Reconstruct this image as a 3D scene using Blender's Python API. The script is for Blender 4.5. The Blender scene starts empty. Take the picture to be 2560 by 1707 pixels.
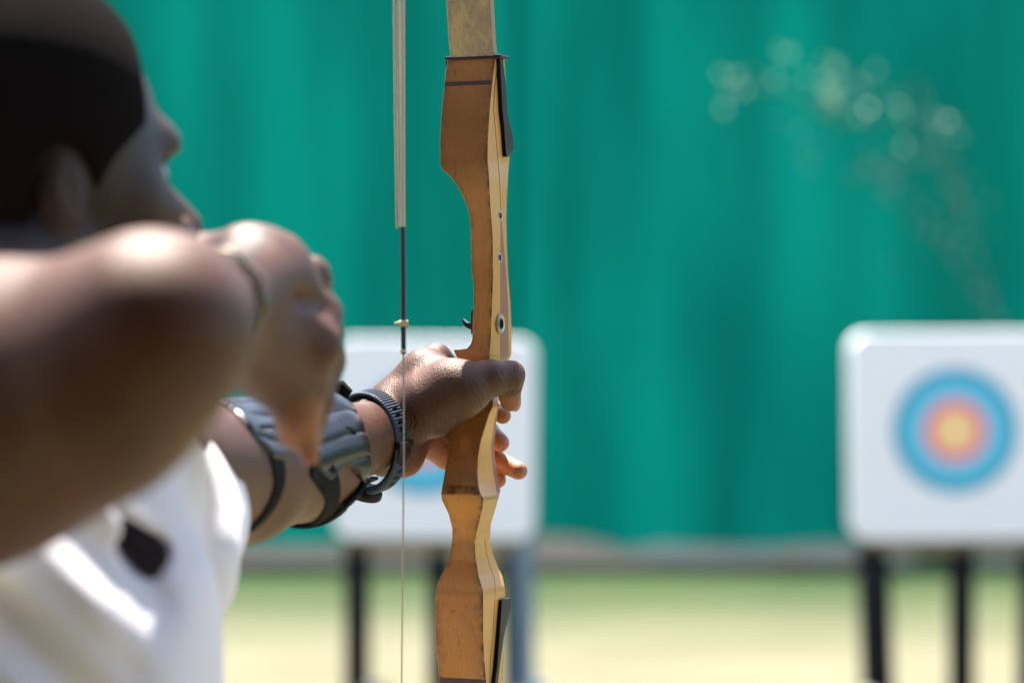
import bpy, bmesh, math, random
import numpy as np
from mathutils import Vector, Matrix, noise as mnoise

# ------------------------------------------------------------------ camera, world, sun, exposure
scn = bpy.context.scene
H = 1.48                       # eye height of the photographer
FOC = 100.0                    # mm
FP = FOC / 36.0 * 2560.0       # focal length in photo pixels
cam_d = bpy.data.cameras.new('camera'); cam = bpy.data.objects.new('camera', cam_d)
scn.collection.objects.link(cam); scn.camera = cam
cam.location = (0, 0, H); cam.rotation_euler = (math.radians(90), 0, 0)
cam_d.lens = FOC; cam_d.sensor_width = 36.0; cam_d.clip_start = 0.05; cam_d.clip_end = 2000
cam_d.dof.use_dof = True; cam_d.dof.focus_distance = 2.39; cam_d.dof.aperture_fstop = 3.5
cam_d.dof.aperture_blades = 0

SUN_EL, SUN_AZ = 68.0, -13.0   # degrees; azimuth from the view direction, positive to the right
world = bpy.data.worlds.new('World'); scn.world = world; world.use_nodes = True
wn = world.node_tree; wn.nodes.clear()
sky = wn.nodes.new('ShaderNodeTexSky'); sky.sky_type = 'NISHITA'; sky.sun_disc = False
sky.sun_elevation = math.radians(SUN_EL); sky.sun_rotation = math.radians(SUN_AZ)
sky.air_density = 1.0; sky.dust_density = 1.5
bg = wn.nodes.new('ShaderNodeBackground'); bg.inputs['Strength'].default_value = 0.11
wo = wn.nodes.new('ShaderNodeOutputWorld')
wn.links.new(sky.outputs[0], bg.inputs[0]); wn.links.new(bg.outputs[0], wo.inputs[0])
sl = bpy.data.lights.new('sun', 'SUN'); so = bpy.data.objects.new('sun', sl); scn.collection.objects.link(so)
sl.energy = 5.0; sl.angle = math.radians(0.5); sl.color = (1.0, 0.955, 0.88)
_el, _az = math.radians(SUN_EL), math.radians(SUN_AZ)
sdir = Vector((math.sin(_az) * math.cos(_el), math.cos(_az) * math.cos(_el), math.sin(_el)))   # towards the sun
so.rotation_euler = sdir.to_track_quat('Z', 'Y').to_euler(); so.location = (0, 0, 12)
scn.view_settings.view_transform = 'Standard'; scn.view_settings.look = 'None'
scn.view_settings.exposure = 1.75; scn.view_settings.gamma = 1.0
scn.cycles.max_bounces = 8; scn.cycles.diffuse_bounces = 4; scn.cycles.transmission_bounces = 6
scn.cycles.transparent_max_bounces = 12
scn.cycles.use_denoising = True

# ------------------------------------------------------------------ helpers
rng = random.Random(7)
def P(px, py, d):
    """world point seen at photo pixel (px,py) at distance d along the view axis"""
    return np.array([(px - 1280.0) / FP * d, d, H - (py - 853.5) / FP * d])

def interp(y, pts):
    ys = [p[0] for p in pts]; xs = [p[1] for p in pts]
    return float(np.interp(y, ys, xs))

def tag(o, label=None, cat=None, group=None, kind=None):
    if label: o['label'] = label
    if cat: o['category'] = cat
    if group: o['group'] = group
    if kind: o['kind'] = kind
    return o

def empty(name, loc, label=None, cat=None, group=None):
    o = bpy.data.objects.new(name, None); scn.collection.objects.link(o); o.location = tuple(loc)
    o.empty_display_size = 0.05
    return tag(o, label, cat, group)

def obj(name, verts, faces, mats, parent=None, smooth=True, midx=None, sharp=None):
    """link one mesh; vertices are in world space and are made local to the parent"""
    me = bpy.data.meshes.new(name)
    V = np.asarray(verts, dtype=float)
    off = np.array(parent_world(parent)) if parent else V.mean(0) * 0
    V = V - off
    if isinstance(faces, np.ndarray) and faces.ndim == 2:
        n = len(faces); k = faces.shape[1]
        me.vertices.add(len(V)); me.vertices.foreach_set('co', V.astype(np.float32).ravel())
        me.loops.add(n * k); me.loops.foreach_set('vertex_index', faces.astype(np.int32).ravel())
        me.polygons.add(n); me.polygons.foreach_set('loop_start', (np.arange(n) * k).astype(np.int32))
        me.polygons.foreach_set('loop_total', np.full(n, k, dtype=np.int32))
        me.update(calc_edges=True)
    else:
        me.from_pydata([tuple(v) for v in V], [], [tuple(int(i) for i in f) for f in faces]); me.update()
    if not isinstance(mats, (list, tuple)): mats = [mats]
    for m in mats: me.materials.append(m)
    if midx is not None:
        me.polygons.foreach_set('material_index', np.asarray(midx, dtype=np.int32))
    me.polygons.foreach_set('use_smooth', np.full(len(me.polygons), bool(smooth)))
    if sharp and smooth:
        me.set_sharp_from_angle(angle=math.radians(sharp))
    o = bpy.data.objects.new(name, me); scn.collection.objects.link(o)
    if parent: o.parent = parent
    return o

def parent_world(p):
    v = Vector(p.location)
    while p.parent: p = p.parent; v = v + Vector(p.location)
    return v

class MB:
    """collects simple shapes and joins them as one mesh"""
    def __init__(s): s.v = []; s.f = []; s.m = []
    def add(s, vs, fs, m=0):
        b = len(s.v); s.v += [tuple(v) for v in vs]; s.f += [tuple(i + b for i in f) for f in fs]; s.m += [m] * len(fs)
    def box(s, c, size, R=None, m=0, bev=0.0):
        bm = bmesh.new(); bmesh.ops.create_cube(bm, size=1.0)
        for v in bm.verts: v.co = Vector((v.co.x * size[0], v.co.y * size[1], v.co.z * size[2]))
        if bev: bmesh.ops.bevel(bm, geom=bm.edges[:], offset=bev, segments=2, affect='EDGES', profile=0.5)
        s.bm(bm, c, R, m)
    def bm(s, bm, c=(0, 0, 0), R=None, m=0):
        c = Vector(c); bm.verts.index_update()
        vs = [((R @ v.co) if R else v.co) + c for v in bm.verts]
        s.add(vs, [[v.index for v in f.verts] for f in bm.faces], m); bm.free()
    def tube(s, pts, rad, n=12, m=0, cap=True):
        pts = [Vector(p) for p in pts]
        if not isinstance(rad, (list, tuple, np.ndarray)): rad = [rad] * len(pts)
        vs = []; up = None
        for i, p in enumerate(pts):
            t = (pts[min(i + 1, len(pts) - 1)] - pts[max(i - 1, 0)]).normalized()
            if up is None:
                up = Vector((0, 0, 1)) if abs(t.z) < 0.9 else Vector((1, 0, 0))
            a = t.cross(up).normalized(); b = a.cross(t).normalized(); up = b
            for k in range(n):
                an = 2 * math.pi * k / n
                vs.append(p + (a * math.cos(an) + b * math.sin(an)) * rad[i])
        fs = []
        for i in range(len(pts) - 1):
            for k in range(n):
                k2 = (k + 1) % n
                fs.append((i * n + k, i * n + k2, (i + 1) * n + k2, (i + 1) * n + k))
        if cap:
            fs.append(tuple(range(n))[::-1]); fs.append(tuple((len(pts) - 1) * n + k for k in range(n)))
        s.add(vs, fs, m)
    def lathe(s, c, axis, prof, n=32, m=0):
        """prof: (radius, height) pairs along axis"""
        c = Vector(c); ax = Vector(axis).normalized()
        q = ax.to_track_quat('Z', 'Y').to_matrix()
        vs = []; fs = []
        for r, h in prof:
            for k in range(n):
                an = 2 * math.pi * k / n
                vs.append(c + q @ Vector((r * math.cos(an), r * math.sin(an), h)))
        for i in range(len(prof) - 1):
            for k in range(n):
                k2 = (k + 1) % n
                fs.append((i * n + k, i * n + k2, (i + 1) * n + k2, (i + 1) * n + k))
        s.add(vs, fs, m)
    def build(s, name, mats, parent=None, smooth=True, sharp=40):
        return obj(name, s.v, s.f, mats, parent, smooth, s.m, sharp)

# ------------------------------------------------------------------ materials
def mat(name):
    m = bpy.data.materials.new(name); m.use_nodes = True; nt = m.node_tree; nt.nodes.clear()
    out = nt.nodes.new('ShaderNodeOutputMaterial'); b = nt.nodes.new('ShaderNodeBsdfPrincipled')
    nt.links.new(b.outputs[0], out.inputs[0])
    return m, nt, b, out
def N(nt, typ, **kw):
    n = nt.nodes.new(typ)
    for k, v in kw.items():
        if k in n.inputs: n.inputs[k].default_value = v
        else: setattr(n, k, v)
    return n
def coords(nt, scale=(1, 1, 1), rot=(0, 0, 0)):
    tc = nt.nodes.new('ShaderNodeTexCoord'); mp = nt.nodes.new('ShaderNodeMapping')
    mp.inputs['Scale'].default_value = scale; mp.inputs['Rotation'].default_value = rot
    nt.links.new(tc.outputs['Object'], mp.inputs[0]); return mp.outputs[0]
def ramp(nt, fac, stops):
    r = nt.nodes.new('ShaderNodeValToRGB'); nt.links.new(fac, r.inputs[0])
    e = r.color_ramp.elements
    while len(e) < len(stops): e.new(0.5)
    for i, (p, c) in enumerate(stops):
        e[i].position = p; e[i].color = (*c, 1) if len(c) == 3 else c
    return r.outputs[0]
def noise(nt, vec, scale, detail=4, rough=0.5, dist=0.0):
    n = N(nt, 'ShaderNodeTexNoise', Scale=scale, Detail=detail, Roughness=rough, Distortion=dist)
    nt.links.new(vec, n.inputs['Vector']); return n.outputs[0]
def mixc(nt, fac, a, b, blend='MIX'):
    n = nt.nodes.new('ShaderNodeMix'); n.data_type = 'RGBA'; n.blend_type = blend
    for s, v in ((0, fac), (6, a), (7, b)):
        if isinstance(v, (int, float)): n.inputs[s].default_value = v
        elif isinstance(v, tuple): n.inputs[s].default_value = (*v, 1)
        else: nt.links.new(v, n.inputs[s])
    return n.outputs[2]
def math_(nt, op, a, b=None, clamp=False):
    n = nt.nodes.new('ShaderNodeMath'); n.operation = op; n.use_clamp = clamp
    for i, v in enumerate((a, b)):
        if v is None: continue
        if isinstance(v, (int, float)): n.inputs[i].default_value = v
        else: nt.links.new(v, n.inputs[i])
    return n.outputs[0]
def bump(nt, b, h, strength=0.3, dist=0.001, prev=None):
    n = N(nt, 'ShaderNodeBump', Strength=strength, Distance=dist); nt.links.new(h, n.inputs['Height'])
    if prev is not None: nt.links.new(prev, n.inputs['Normal'])
    if b is not None: nt.links.new(n.outputs[0], b.inputs['Normal'])
    return n.outputs[0]
def attr(nt, name):
    a = nt.nodes.new('ShaderNodeAttribute'); a.attribute_name = name; return a.outputs['Fac']

def simple(name, col, rough=0.5, var=0.15, scale=30.0, metal=0.0, spec=0.5, bmp=0.0, coat=0.0):
    m, nt, b, o = mat(name)
    v = coords(nt); n = noise(nt, v, scale, 4)
    c = mixc(nt, n, tuple(x * (1 - var) for x in col), tuple(min(1, x * (1 + var)) for x in col))
    nt.links.new(c, b.inputs['Base Color']); b.inputs['Roughness'].default_value = rough
    b.inputs['Metallic'].default_value = metal; b.inputs['Specular IOR Level'].default_value = spec
    b.inputs['Coat Weight'].default_value = coat
    if bmp: bump(nt, b, n, bmp, 0.001)
    return m

def wood(name, light, dark, speck=0.5, rough=0.38, grime=True, streak=1.0):
    m, nt, b, o = mat(name)
    v = coords(nt, (1, 1, 0.045)); v2 = coords(nt); v3 = coords(nt, (1, 1, 0.16), (0.0, 0.06, 0))
    big = noise(nt, v2, 14, 3, 0.6)
    fine = noise(nt, v, 900, 4, 0.65)
    mid = noise(nt, v, 160, 3, 0.6, 0.4)
    c = ramp(nt, big, [(0.3, dark), (0.7, light)])
    c = mixc(nt, math_(nt, 'MULTIPLY', mid, 0.55 * streak), c, tuple(x * 0.62 for x in light), 'MIX')
    gr = ramp(nt, fine, [(0.56, (0, 0, 0)), (0.66, (1, 1, 1))])
    c = mixc(nt, math_(nt, 'MULTIPLY', gr, 0.32 * streak), c, tuple(x * 0.32 for x in dark))
    # short dark pores
    po = noise(nt, v3, 620, 2, 0.5)
    pr = ramp(nt, po, [(0.66, (0, 0, 0)), (0.70, (1, 1, 1))])
    c = mixc(nt, math_(nt, 'MULTIPLY', pr, 0.75 * speck), c, (0.018, 0.009, 0.005))
    # blotches of dirt
    sp = noise(nt, v2, 170, 3, 0.75)
    zone = ramp(nt, noise(nt, v2, 9, 2), [(0.42, (0, 0, 0)), (0.62, (1, 1, 1))])
    spr = ramp(nt, sp, [(0.60, (0, 0, 0)), (0.68, (1, 1, 1))])
    f = math_(nt, 'MULTIPLY', math_(nt, 'MULTIPLY', spr, zone), speck)
    c = mixc(nt, f, c, (0.02, 0.011, 0.006))
    if grime:
        g = math_(nt, 'MULTIPLY', attr(nt, 'grime'), math_(nt, 'ADD', ramp(nt, noise(nt, v2, 120, 4, 0.7), [(0.38, (0, 0, 0)), (0.6, (1, 1, 1))]), 0.1), True)
        c = mixc(nt, g, c, (0.02, 0.012, 0.008))
        c = mixc(nt, attr(nt, 'tone'), c, tuple(x * 0.36 for x in dark), 'MIX')
    nt.links.new(c, b.inputs['Base Color'])
    b.inputs['Roughness'].default_value = rough
    r = math_(nt, 'ADD', math_(nt, 'MULTIPLY', big, 0.25), rough - 0.12); nt.links.new(r, b.inputs['Roughness'])
    b.inputs['Specular IOR Level'].default_value = 0.32
    bump(nt, b, math_(nt, 'SUBTRACT', 1.0, math_(nt, 'ADD', pr, spr)), 0.12, 0.0006)
    return m

M = {}
M['wood_face'] = wood('grimy_maple', (0.72, 0.305, 0.072), (0.48, 0.175, 0.037), 0.6, 0.36)
M['wood_side'] = wood('clear_maple', (0.80, 0.44, 0.13), (0.70, 0.35, 0.09), 0.12, 0.30, False, 0.5)
M['wood_bevel'] = wood('yellow_maple', (0.66, 0.37, 0.09), (0.52, 0.26, 0.05), 0.35, 0.30, False, 0.8)
M['walnut'] = simple('dark_lamination', (0.06, 0.022, 0.014), 0.4, 0.3, 200)
M['purple'] = simple('reddish_lamination', (0.33, 0.14, 0.095), 0.38, 0.15, 300)
M['black_plastic'] = simple('black_fibre_wedge', (0.018, 0.020, 0.022), 0.45, 0.5, 90, bmp=0.15, spec=0.3)
M['black_wedge_edge'] = simple('black_wedge_edge', (0.005, 0.005, 0.006), 0.6, 0.4, 90, spec=0.1)
M['steel'] = simple('steel', (0.42, 0.37, 0.31), 0.35, 0.3, 150, metal=1.0)
M['black_gap'] = simple('bore', (0.008, 0.007, 0.006), 0.8, 0.2)
M['rest'] = simple('rest_plastic', (0.03, 0.03, 0.032), 0.22, 0.3, 100, coat=0.5)

# skin
m, nt, b, o = mat('dark_skin'); M['skin'] = m
v = coords(nt)
big = noise(nt, v, 22, 4, 0.6); spot = noise(nt, v, 420, 3, 0.6)
c = ramp(nt, big, [(0.3, (0.070, 0.0225, 0.008)), (0.7, (0.105, 0.036, 0.0135))])
c = mixc(nt, attr(nt, 'palm'), c, (0.46, 0.175, 0.085))
c = mixc(nt, math_(nt, 'MULTIPLY', ramp(nt, spot, [(0.5, (0, 0, 0)), (0.75, (1, 1, 1))]), 0.35), c, (0.04, 0.016, 0.009))
c = mixc(nt, math_(nt, 'MULTIPLY', attr(nt, 'face_dark'), math_(nt, 'ADD', 0.72, math_(nt, 'MULTIPLY', noise(nt, v, 260, 3, .7), .4)), True), c, (0.010, 0.008, 0.007))
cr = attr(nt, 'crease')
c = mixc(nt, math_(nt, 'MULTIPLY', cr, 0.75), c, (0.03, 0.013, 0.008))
nt.links.new(c, b.inputs['Base Color'])
b.inputs['Roughness'].default_value = 0.50
b.inputs['Specular IOR Level'].default_value = 0.52
b.inputs['Specular Tint'].default_value = (1.0, 0.86, 0.76, 1)
b.inputs['Subsurface Weight'].default_value = 0.12
b.inputs['Subsurface Radius'].default_value = (1.0, 0.28, 0.12); b.inputs['Subsurface Scale'].default_value = 0.006
vo = N(nt, 'ShaderNodeTexVoronoi', Scale=720.0); vo.feature = 'F1'
vd = coords(nt, (1.0, 1.0, 0.72), (0.0, 0.5, 0.3)); nt.links.new(vd, vo.inputs['Vector'])
n1 = bump(nt, None, vo.outputs['Distance'], 0.45, 0.0007)
n2 = bump(nt, None, noise(nt, v, 2300, 3, 0.7), 0.35, 0.0003, n1)
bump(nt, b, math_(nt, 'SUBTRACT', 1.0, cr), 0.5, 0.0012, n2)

m, nt, b, o = mat('black_hair'); M['hair'] = m
v = coords(nt); nn = noise(nt, v, 700, 3, 0.7)
nt.links.new(mixc(nt, nn, (0.006, 0.005, 0.005), (0.018, 0.014, 0.012)), b.inputs['Base Color'])
b.inputs['Roughness'].default_value = 0.9; b.inputs['Specular IOR Level'].default_value = 0.03
bump(nt, b, nn, 0.9, 0.003)

m, nt, b, o = mat('white_cotton'); M['shirt'] = m
v = coords(nt); nn = noise(nt, v, 1500, 2, 0.7)
nt.links.new(mixc(nt, nn, (0.82, 0.77, 0.82), (0.88, 0.83, 0.88)), b.inputs['Base Color'])
b.inputs['Roughness'].default_value = 0.9; b.inputs['Sheen Weight'].default_value = 0.1
b.inputs['Specular IOR Level'].default_value = 0.2
bump(nt, b, noise(nt, v, 60, 4, 0.6), 0.25, 0.004)

# ------------------------------------------------------------------ signed distance modelling
def sub(a, b): return a - b
class Prim:
    def __init__(s, kind, k, op, **q):
        s.kind, s.k, s.op, s.q = kind, k, op, q
        if kind == 'cone':
            r = max(q['ra'], q['rb']); s.lo = np.minimum(q['a'], q['b']) - r; s.hi = np.maximum(q['a'], q['b']) + r
        else:
            r = max(q['r']); s.lo = q['c'] - r; s.hi = q['c'] + r
    def d(s, p):
        q = s.q
        if s.kind == 'cone':
            ba = q['b'] - q['a']; pa = p - q['a']
            t = np.clip((pa @ ba) / max(ba @ ba, 1e-12), 0, 1)
            if q.get('sq') is not None:     # squash along a direction
                n, f = q['sq']; w = pa - t[..., None] * ba; wn_ = (w @ n)
                l2 = (w ** 2).sum(-1) - wn_ ** 2 + (wn_ / f) ** 2
                return np.sqrt(l2) - (q['ra'] + (q['rb'] - q['ra']) * t)
            w = pa - t[..., None] * ba
            return np.sqrt((w ** 2).sum(-1)) - (q['ra'] + (q['rb'] - q['ra']) * t)
        l = (p - q['c'])
        if q.get('R') is not None: l = l @ q['R']      # columns of R are the local axes
        r = np.array(q['r'])
        k0 = np.sqrt(((l / r) ** 2).sum(-1)); k1 = np.sqrt(((l / r ** 2) ** 2).sum(-1))
        return k0 * (k0 - 1.0) / np.maximum(k1, 1e-9)
def combine(d, e, k, op):
    if op == 'sub':
        h = np.clip(0.5 - 0.5 * (e + d) / k, 0, 1); return d * (1 - h) - e * h + k * h * (1 - h)
    if k <= 1e-6: return np.minimum(d, e)
    h = np.clip(0.5 + 0.5 * (e - d) / k, 0, 1); return e * (1 - h) + d * h - k * h * (1 - h)
class Field:
    def __init__(s): s.p = []
    def cone(s, a, b, ra, rb, k=0.004, op='add', sq=None):
        s.p.append(Prim('cone', k, op, a=np.array(a), b=np.array(b), ra=ra, rb=rb, sq=sq)); return s
    def ell(s, c, r, k=0.004, op='add', R=None):
        s.p.append(Prim('ell', k, op, c=np.array(c), r=r if hasattr(r, '__len__') else (r, r, r), R=R)); return s
    def ev(s, p):
        d = np.full(p.shape[:-1], 1.0)
        for q in s.p: d = combine(d, q.d(p), q.k, q.op)
        return d
    def grad(s, p, e=0.0006):
        g = np.stack([s.ev(p + np.eye(3)[i] * e) - s.ev(p - np.eye(3)[i] * e) for i in range(3)], -1)
        return g / np.maximum(np.linalg.norm(g, axis=-1, keepdims=True), 1e-9)
    def grid(s, lo, hi, h, disp=None):
        lo, hi = np.minimum(lo, hi), np.maximum(lo, hi); n = np.ceil((hi - lo) / h).astype(int) + 1
        V = np.full(n, 1.0, dtype=np.float32)
        for q in s.p:
            mg = q.k * 1.2 + 0.012
            i0 = np.clip(np.floor((q.lo - mg - lo) / h).astype(int), 0, n); i1 = np.clip(np.ceil((q.hi + mg - lo) / h).astype(int) + 1, 0, n)
            if (i1 <= i0).any(): continue
            ax = [lo[a] + np.arange(i0[a], i1[a]) * h for a in range(3)]
            pts = np.stack(np.meshgrid(*ax, indexing='ij'), -1)
            sl_ = tuple(slice(i0[a], i1[a]) for a in range(3))
            V[sl_] = combine(V[sl_], q.d(pts).astype(np.float32), q.k, q.op)
        if disp is not None:
            m_ = np.abs(V) < 0.03
            idx = np.argwhere(m_); V[m_] += disp(lo + idx * h).astype(np.float32)
        return V, lo, h
def nets(V, lo, h):
    S = V < 0; n = V.shape
    c = [S[i:n[0] - 1 + i, j:n[1] - 1 + j, k:n[2] - 1 + k] for i in (0, 1) for j in (0, 1) for k in (0, 1)]
    tot = sum(x.astype(np.int8) for x in c); cells = np.argwhere((tot > 0) & (tot < 8))
    idx = np.full((n[0] - 1, n[1] - 1, n[2] - 1), -1, dtype=np.int64)
    idx[cells[:, 0], cells[:, 1], cells[:, 2]] = np.arange(len(cells))
    acc = np.zeros((len(cells), 3)); cnt = np.zeros(len(cells))
    cor = [(i, j, k) for i in (0, 1) for j in (0, 1) for k in (0, 1)]
    vals = {q: V[cells[:, 0] + q[0], cells[:, 1] + q[1], cells[:, 2] + q[2]] for q in cor}
    for q in cor:
        for a in range(3):
            if q[a]: continue
            r = list(q); r[a] = 1; r = tuple(r)
            v0, v1 = vals[q], vals[r]; mk = (v0 < 0) != (v1 < 0)
            t = np.where(mk, v0 / np.where(mk, v0 - v1, 1), 0)
            p = np.tile(np.array(q, float), (len(cells), 1)); p[:, a] = t
            acc += np.where(mk[:, None], p, 0); cnt += mk
    vs = lo + (cells + acc / cnt[:, None]) * h
    F = []
    for a in range(3):
        b_, c_ = (a + 1) % 3, (a + 2) % 3
        s0 = [slice(0, n[i]) for i in range(3)]; s1 = list(s0); s0[a] = slice(0, n[a] - 1); s1[a] = slice(1, n[a])
        A, B = S[tuple(s0)], S[tuple(s1)]
        e = np.argwhere(A != B); e = e[(e[:, b_] > 0) & (e[:, c_] > 0) & (e[:, b_] < n[b_] - 1) & (e[:, c_] < n[c_] - 1)]
        if not len(e): continue
        def g(db, dc):
            q = e.copy(); q[:, b_] += db; q[:, c_] += dc; return idx[q[:, 0], q[:, 1], q[:, 2]]
        quad = np.stack([g(-1, -1), g(0, -1), g(0, 0), g(-1, 0)], 1)
        ins = S[e[:, 0], e[:, 1], e[:, 2]]
        quad[~ins] = quad[~ins][:, ::-1]; F.append(quad)
    F = np.concatenate(F); F = F[(F >= 0).all(1)]
    return vs, F
def merge(parts):
    V = []; F = []; b = 0
    for v, f in parts: V.append(v); F.append(f + b); b += len(v)
    return np.concatenate(V), np.concatenate(F)
def set_attr(o, name, vals):
    a = o.data.attributes.new(name, 'FLOAT', 'POINT'); a.data.foreach_set('value', np.asarray(vals, dtype=np.float32))
def unit(v): v = np.array(v, float); return v / np.linalg.norm(v)

# ================================================================== SETTING
def pix_of(p): return 1280 + p[0] / p[1] * FP, 853.5 - (p[2] - H) / p[1] * FP

# ground: one sheet to the horizon; dry in the open, green near the net
m, nt, b, o = mat('dry_grass'); M['grass'] = m
v = coords(nt)
sep = nt.nodes.new('ShaderNodeSeparateXYZ'); nt.links.new(v, sep.inputs[0])
gy = nt.nodes.new('ShaderNodeMapRange'); gy.inputs['From Min'].default_value = 14.0; gy.inputs['From Max'].default_value = 17.6
nt.links.new(math_(nt, 'ADD', sep.outputs[1], math_(nt, 'MULTIPLY', noise(nt, v, 0.6, 3), 1.6)), gy.inputs[0])
big = noise(nt, v, 0.9, 5, 0.6); fine = noise(nt, v, 60, 4, 0.7)
dry = ramp(nt, big, [(0.3, (0.215, 0.20, 0.120)), (0.7, (0.26, 0.245, 0.16))])
grn = ramp(nt, big, [(0.3, (0.038, 0.075, 0.024)), (0.7, (0.06, 0.095, 0.034))])
c = mixc(nt, gy.outputs[0], dry, grn)
c = mixc(nt, math_(nt, 'MULTIPLY', ramp(nt, fine, [(0.45, (0, 0, 0)), (0.7, (1, 1, 1))]), 0.35), c, (0.12, 0.11, 0.05))
nt.links.new(c, b.inputs['Base Color']); b.inputs['Roughness'].default_value = 0.95
b.inputs['Specular IOR Level'].default_value = 0.15
bump(nt, b, fine, 0.8, 0.03)
gv = []; gf = []
xs = list(np.linspace(-900, -60, 12)) + list(np.linspace(-40, 40, 33)) + list(np.linspace(60, 900, 12))
ys = list(np.linspace(-300, -20, 6)) + list(np.linspace(-10, 40, 26)) + list(np.linspace(60, 1500, 14))
for j, y in enumerate(ys):
    for i, x in enumerate(xs): gv.append((x, y, 0.0))
for j in range(len(ys) - 1):
    for i in range(len(xs) - 1):
        a = j * len(xs) + i; gf.append((a, a + 1, a + 1 + len(xs), a + len(xs)))
g = obj('ground', gv, gf, M['grass'], smooth=False); tag(g, kind='structure')

# the backstop net, a hanging green cloth with folds
m, nt, b, out = mat('green_netting'); M['net'] = m
v = coords(nt, (1, 1, 0.12)); v2 = coords(nt)
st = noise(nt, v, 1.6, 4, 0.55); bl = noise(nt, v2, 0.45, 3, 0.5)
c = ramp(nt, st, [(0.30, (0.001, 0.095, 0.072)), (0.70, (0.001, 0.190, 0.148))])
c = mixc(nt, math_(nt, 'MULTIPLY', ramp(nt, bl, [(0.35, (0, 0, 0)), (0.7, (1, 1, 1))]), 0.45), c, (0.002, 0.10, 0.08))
nt.links.new(c, b.inputs['Base Color']); b.inputs['Roughness'].default_value = 0.7
b.inputs['Specular IOR Level'].default_value = 0.04
tr = nt.nodes.new('ShaderNodeBsdfTranslucent'); nt.links.new(c, tr.inputs['Color'])
mx = nt.nodes.new('ShaderNodeMixShader'); mx.inputs[0].default_value = 0.42
nt.links.new(b.outputs[0], mx.inputs[1]); nt.links.new(tr.outputs[0], mx.inputs[2])
nt.links.new(mx.outputs[0], out.inputs[0])
NX, NZ = 420, 90; nv = []; nf = []
def netpos(x, z):
    s = z / 5.2
    f = 0.10 * math.sin(x * 2.3 + 0.5 * math.sin(x * 0.7)) + 0.06 * math.sin(x * 5.1 + 1.0 + 0.6 * s) + 0.16 * math.sin(x * 0.9 + 2)
    f *= 0.35 + 0.65 * (1 - s) ** 0.5 if s < 1 else 0.35
    f += 0.10 * mnoise.noise(Vector((x * 0.9, z * 0.5, 3.0)))
    # slanting tension fold right of the middle
    f += 0.09 * math.sin((x * 1.0 + z * 0.55) * 2.6) * math.exp(-((x - 2.0) / 1.8) ** 2)
    bot = 0.0
    sag = 0.06 + 0.10 * math.exp(-((x + 0.9) / 0.9) ** 2) + 0.03 * math.sin(x * 1.7) if z < 0.4 else 0
    return (x, 19.9 + f - bot * 2.0, z)
for j in range(NZ + 1):
    for i in range(NX + 1):
        x = -21 + 42 * i / NX; z = 5.2 * (j / NZ) ** 1.15
        nv.append(netpos(x, max(z, 0.01)))
for j in range(NZ):
    for i in range(NX):
        a = j * (NX + 1) + i; nf.append((a, a + 1, a + NX + 2, a + NX + 1))
net = empty('safety_net', (0, 19.9, 0), 'tall teal green backstop net hanging in folds behind the targets', 'net')
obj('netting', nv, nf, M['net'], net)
M['rope'] = simple('rope', (0.35, 0.33, 0.28), 0.8)
M['galv'] = simple('galvanised', (0.35, 0.36, 0.36), 0.5, metal=0.7)
mb = MB(); mb.tube([(x, 19.95, 5.22 - 0.06 * math.sin((x % 7) / 7 * math.pi)) for x in np.linspace(-21, 21, 43)], 0.012, 8)
mb.build('head_rope', M['rope'], net)
for x in (-21, -14, -7, 0, 7, 14, 21):
    mb = MB(); mb.tube([(x, 20.25, -0.3), (x, 20.25, 5.4)], 0.035, 12); mb.build('pole', M['galv'], net)

# earth bank and crumpled sheeting along the foot of the net
def bank(name, x0, x1, y0, w, hgt, matl, seed, label, cat, kind=None):
    vs = []; fs = []; nx = int((x1 - x0) * 14); ny = 12
    for i in range(nx + 1):
        x = x0 + (x1 - x0) * i / nx; e = min(1, (x - x0) * 1.6, (x1 - x) * 1.6)
        e = max(e, 0) ** 0.5
        hh = hgt * (0.75 + 0.5 * mnoise.noise(Vector((x * 0.9, seed, 0)))) * e
        for j in range(ny + 1):
            t = j / ny; prof = math.sin(math.pi * t) ** 0.8 if 0 < t < 1 else 0
            z = hh * prof + 0.02 * mnoise.noise(Vector((x * 6, t * 4, seed))) * (1 if 0 < t < 1 else 0)
            if j in (0, ny): z = -0.03
            vs.append((x, y0 + w * t, z))
    for i in range(nx):
        for j in range(ny):
            a = i * (ny + 1) + j; fs.append((a, a + ny + 1, a + ny + 2, a + 1))
    o = obj(name, vs, fs, matl); tag(o, label, cat, kind=kind); return o
M['dirt'] = simple('orange_earth', (0.55, 0.36, 0.22), 0.95, 0.25, 3, bmp=0.5)
M['sheet'] = simple('grey_sheeting', (0.46, 0.37, 0.25), 0.6, 0.2, 4, bmp=0.4)
bank('earth_bank', -6.0, 0.95, 18.9, 0.85, 0.16, M['dirt'], 1.3, None, None, 'structure')
bank('plastic_sheeting', 0.55, 2.75, 19.0, 0.62, 0.16, M['sheet'], 4.1, 'crumpled grey green plastic sheeting along the foot of the net', 'sheeting')
bank('plastic_sheeting', 3.0, 9.5, 19.05, 0.6, 0.12, M['sheet'], 9.1, 'long grey green sheeting strip behind the rightmost target', 'sheeting')
for (px, s) in ((1985, 0.07), (2112, 0.055)):
    mb = MB(); bm = bmesh.new(); bmesh.ops.create_icosphere(bm, subdivisions=3, radius=s)
    for vv in bm.verts: vv.co *= 1 + 0.2 * mnoise.noise(vv.co * 30); vv.co.z *= 0.9
    p = P(px, 0, 18.75); mb.bm(bm, (p[0], 18.75, s * 0.7))
    o = mb.build('clay_clod', M['dirt'])
    tag(o, 'larger orange clod of earth at the net foot left of the right target' if px < 2000 else 'smaller orange clod of earth nearest the right target legs', 'clod')

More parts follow.
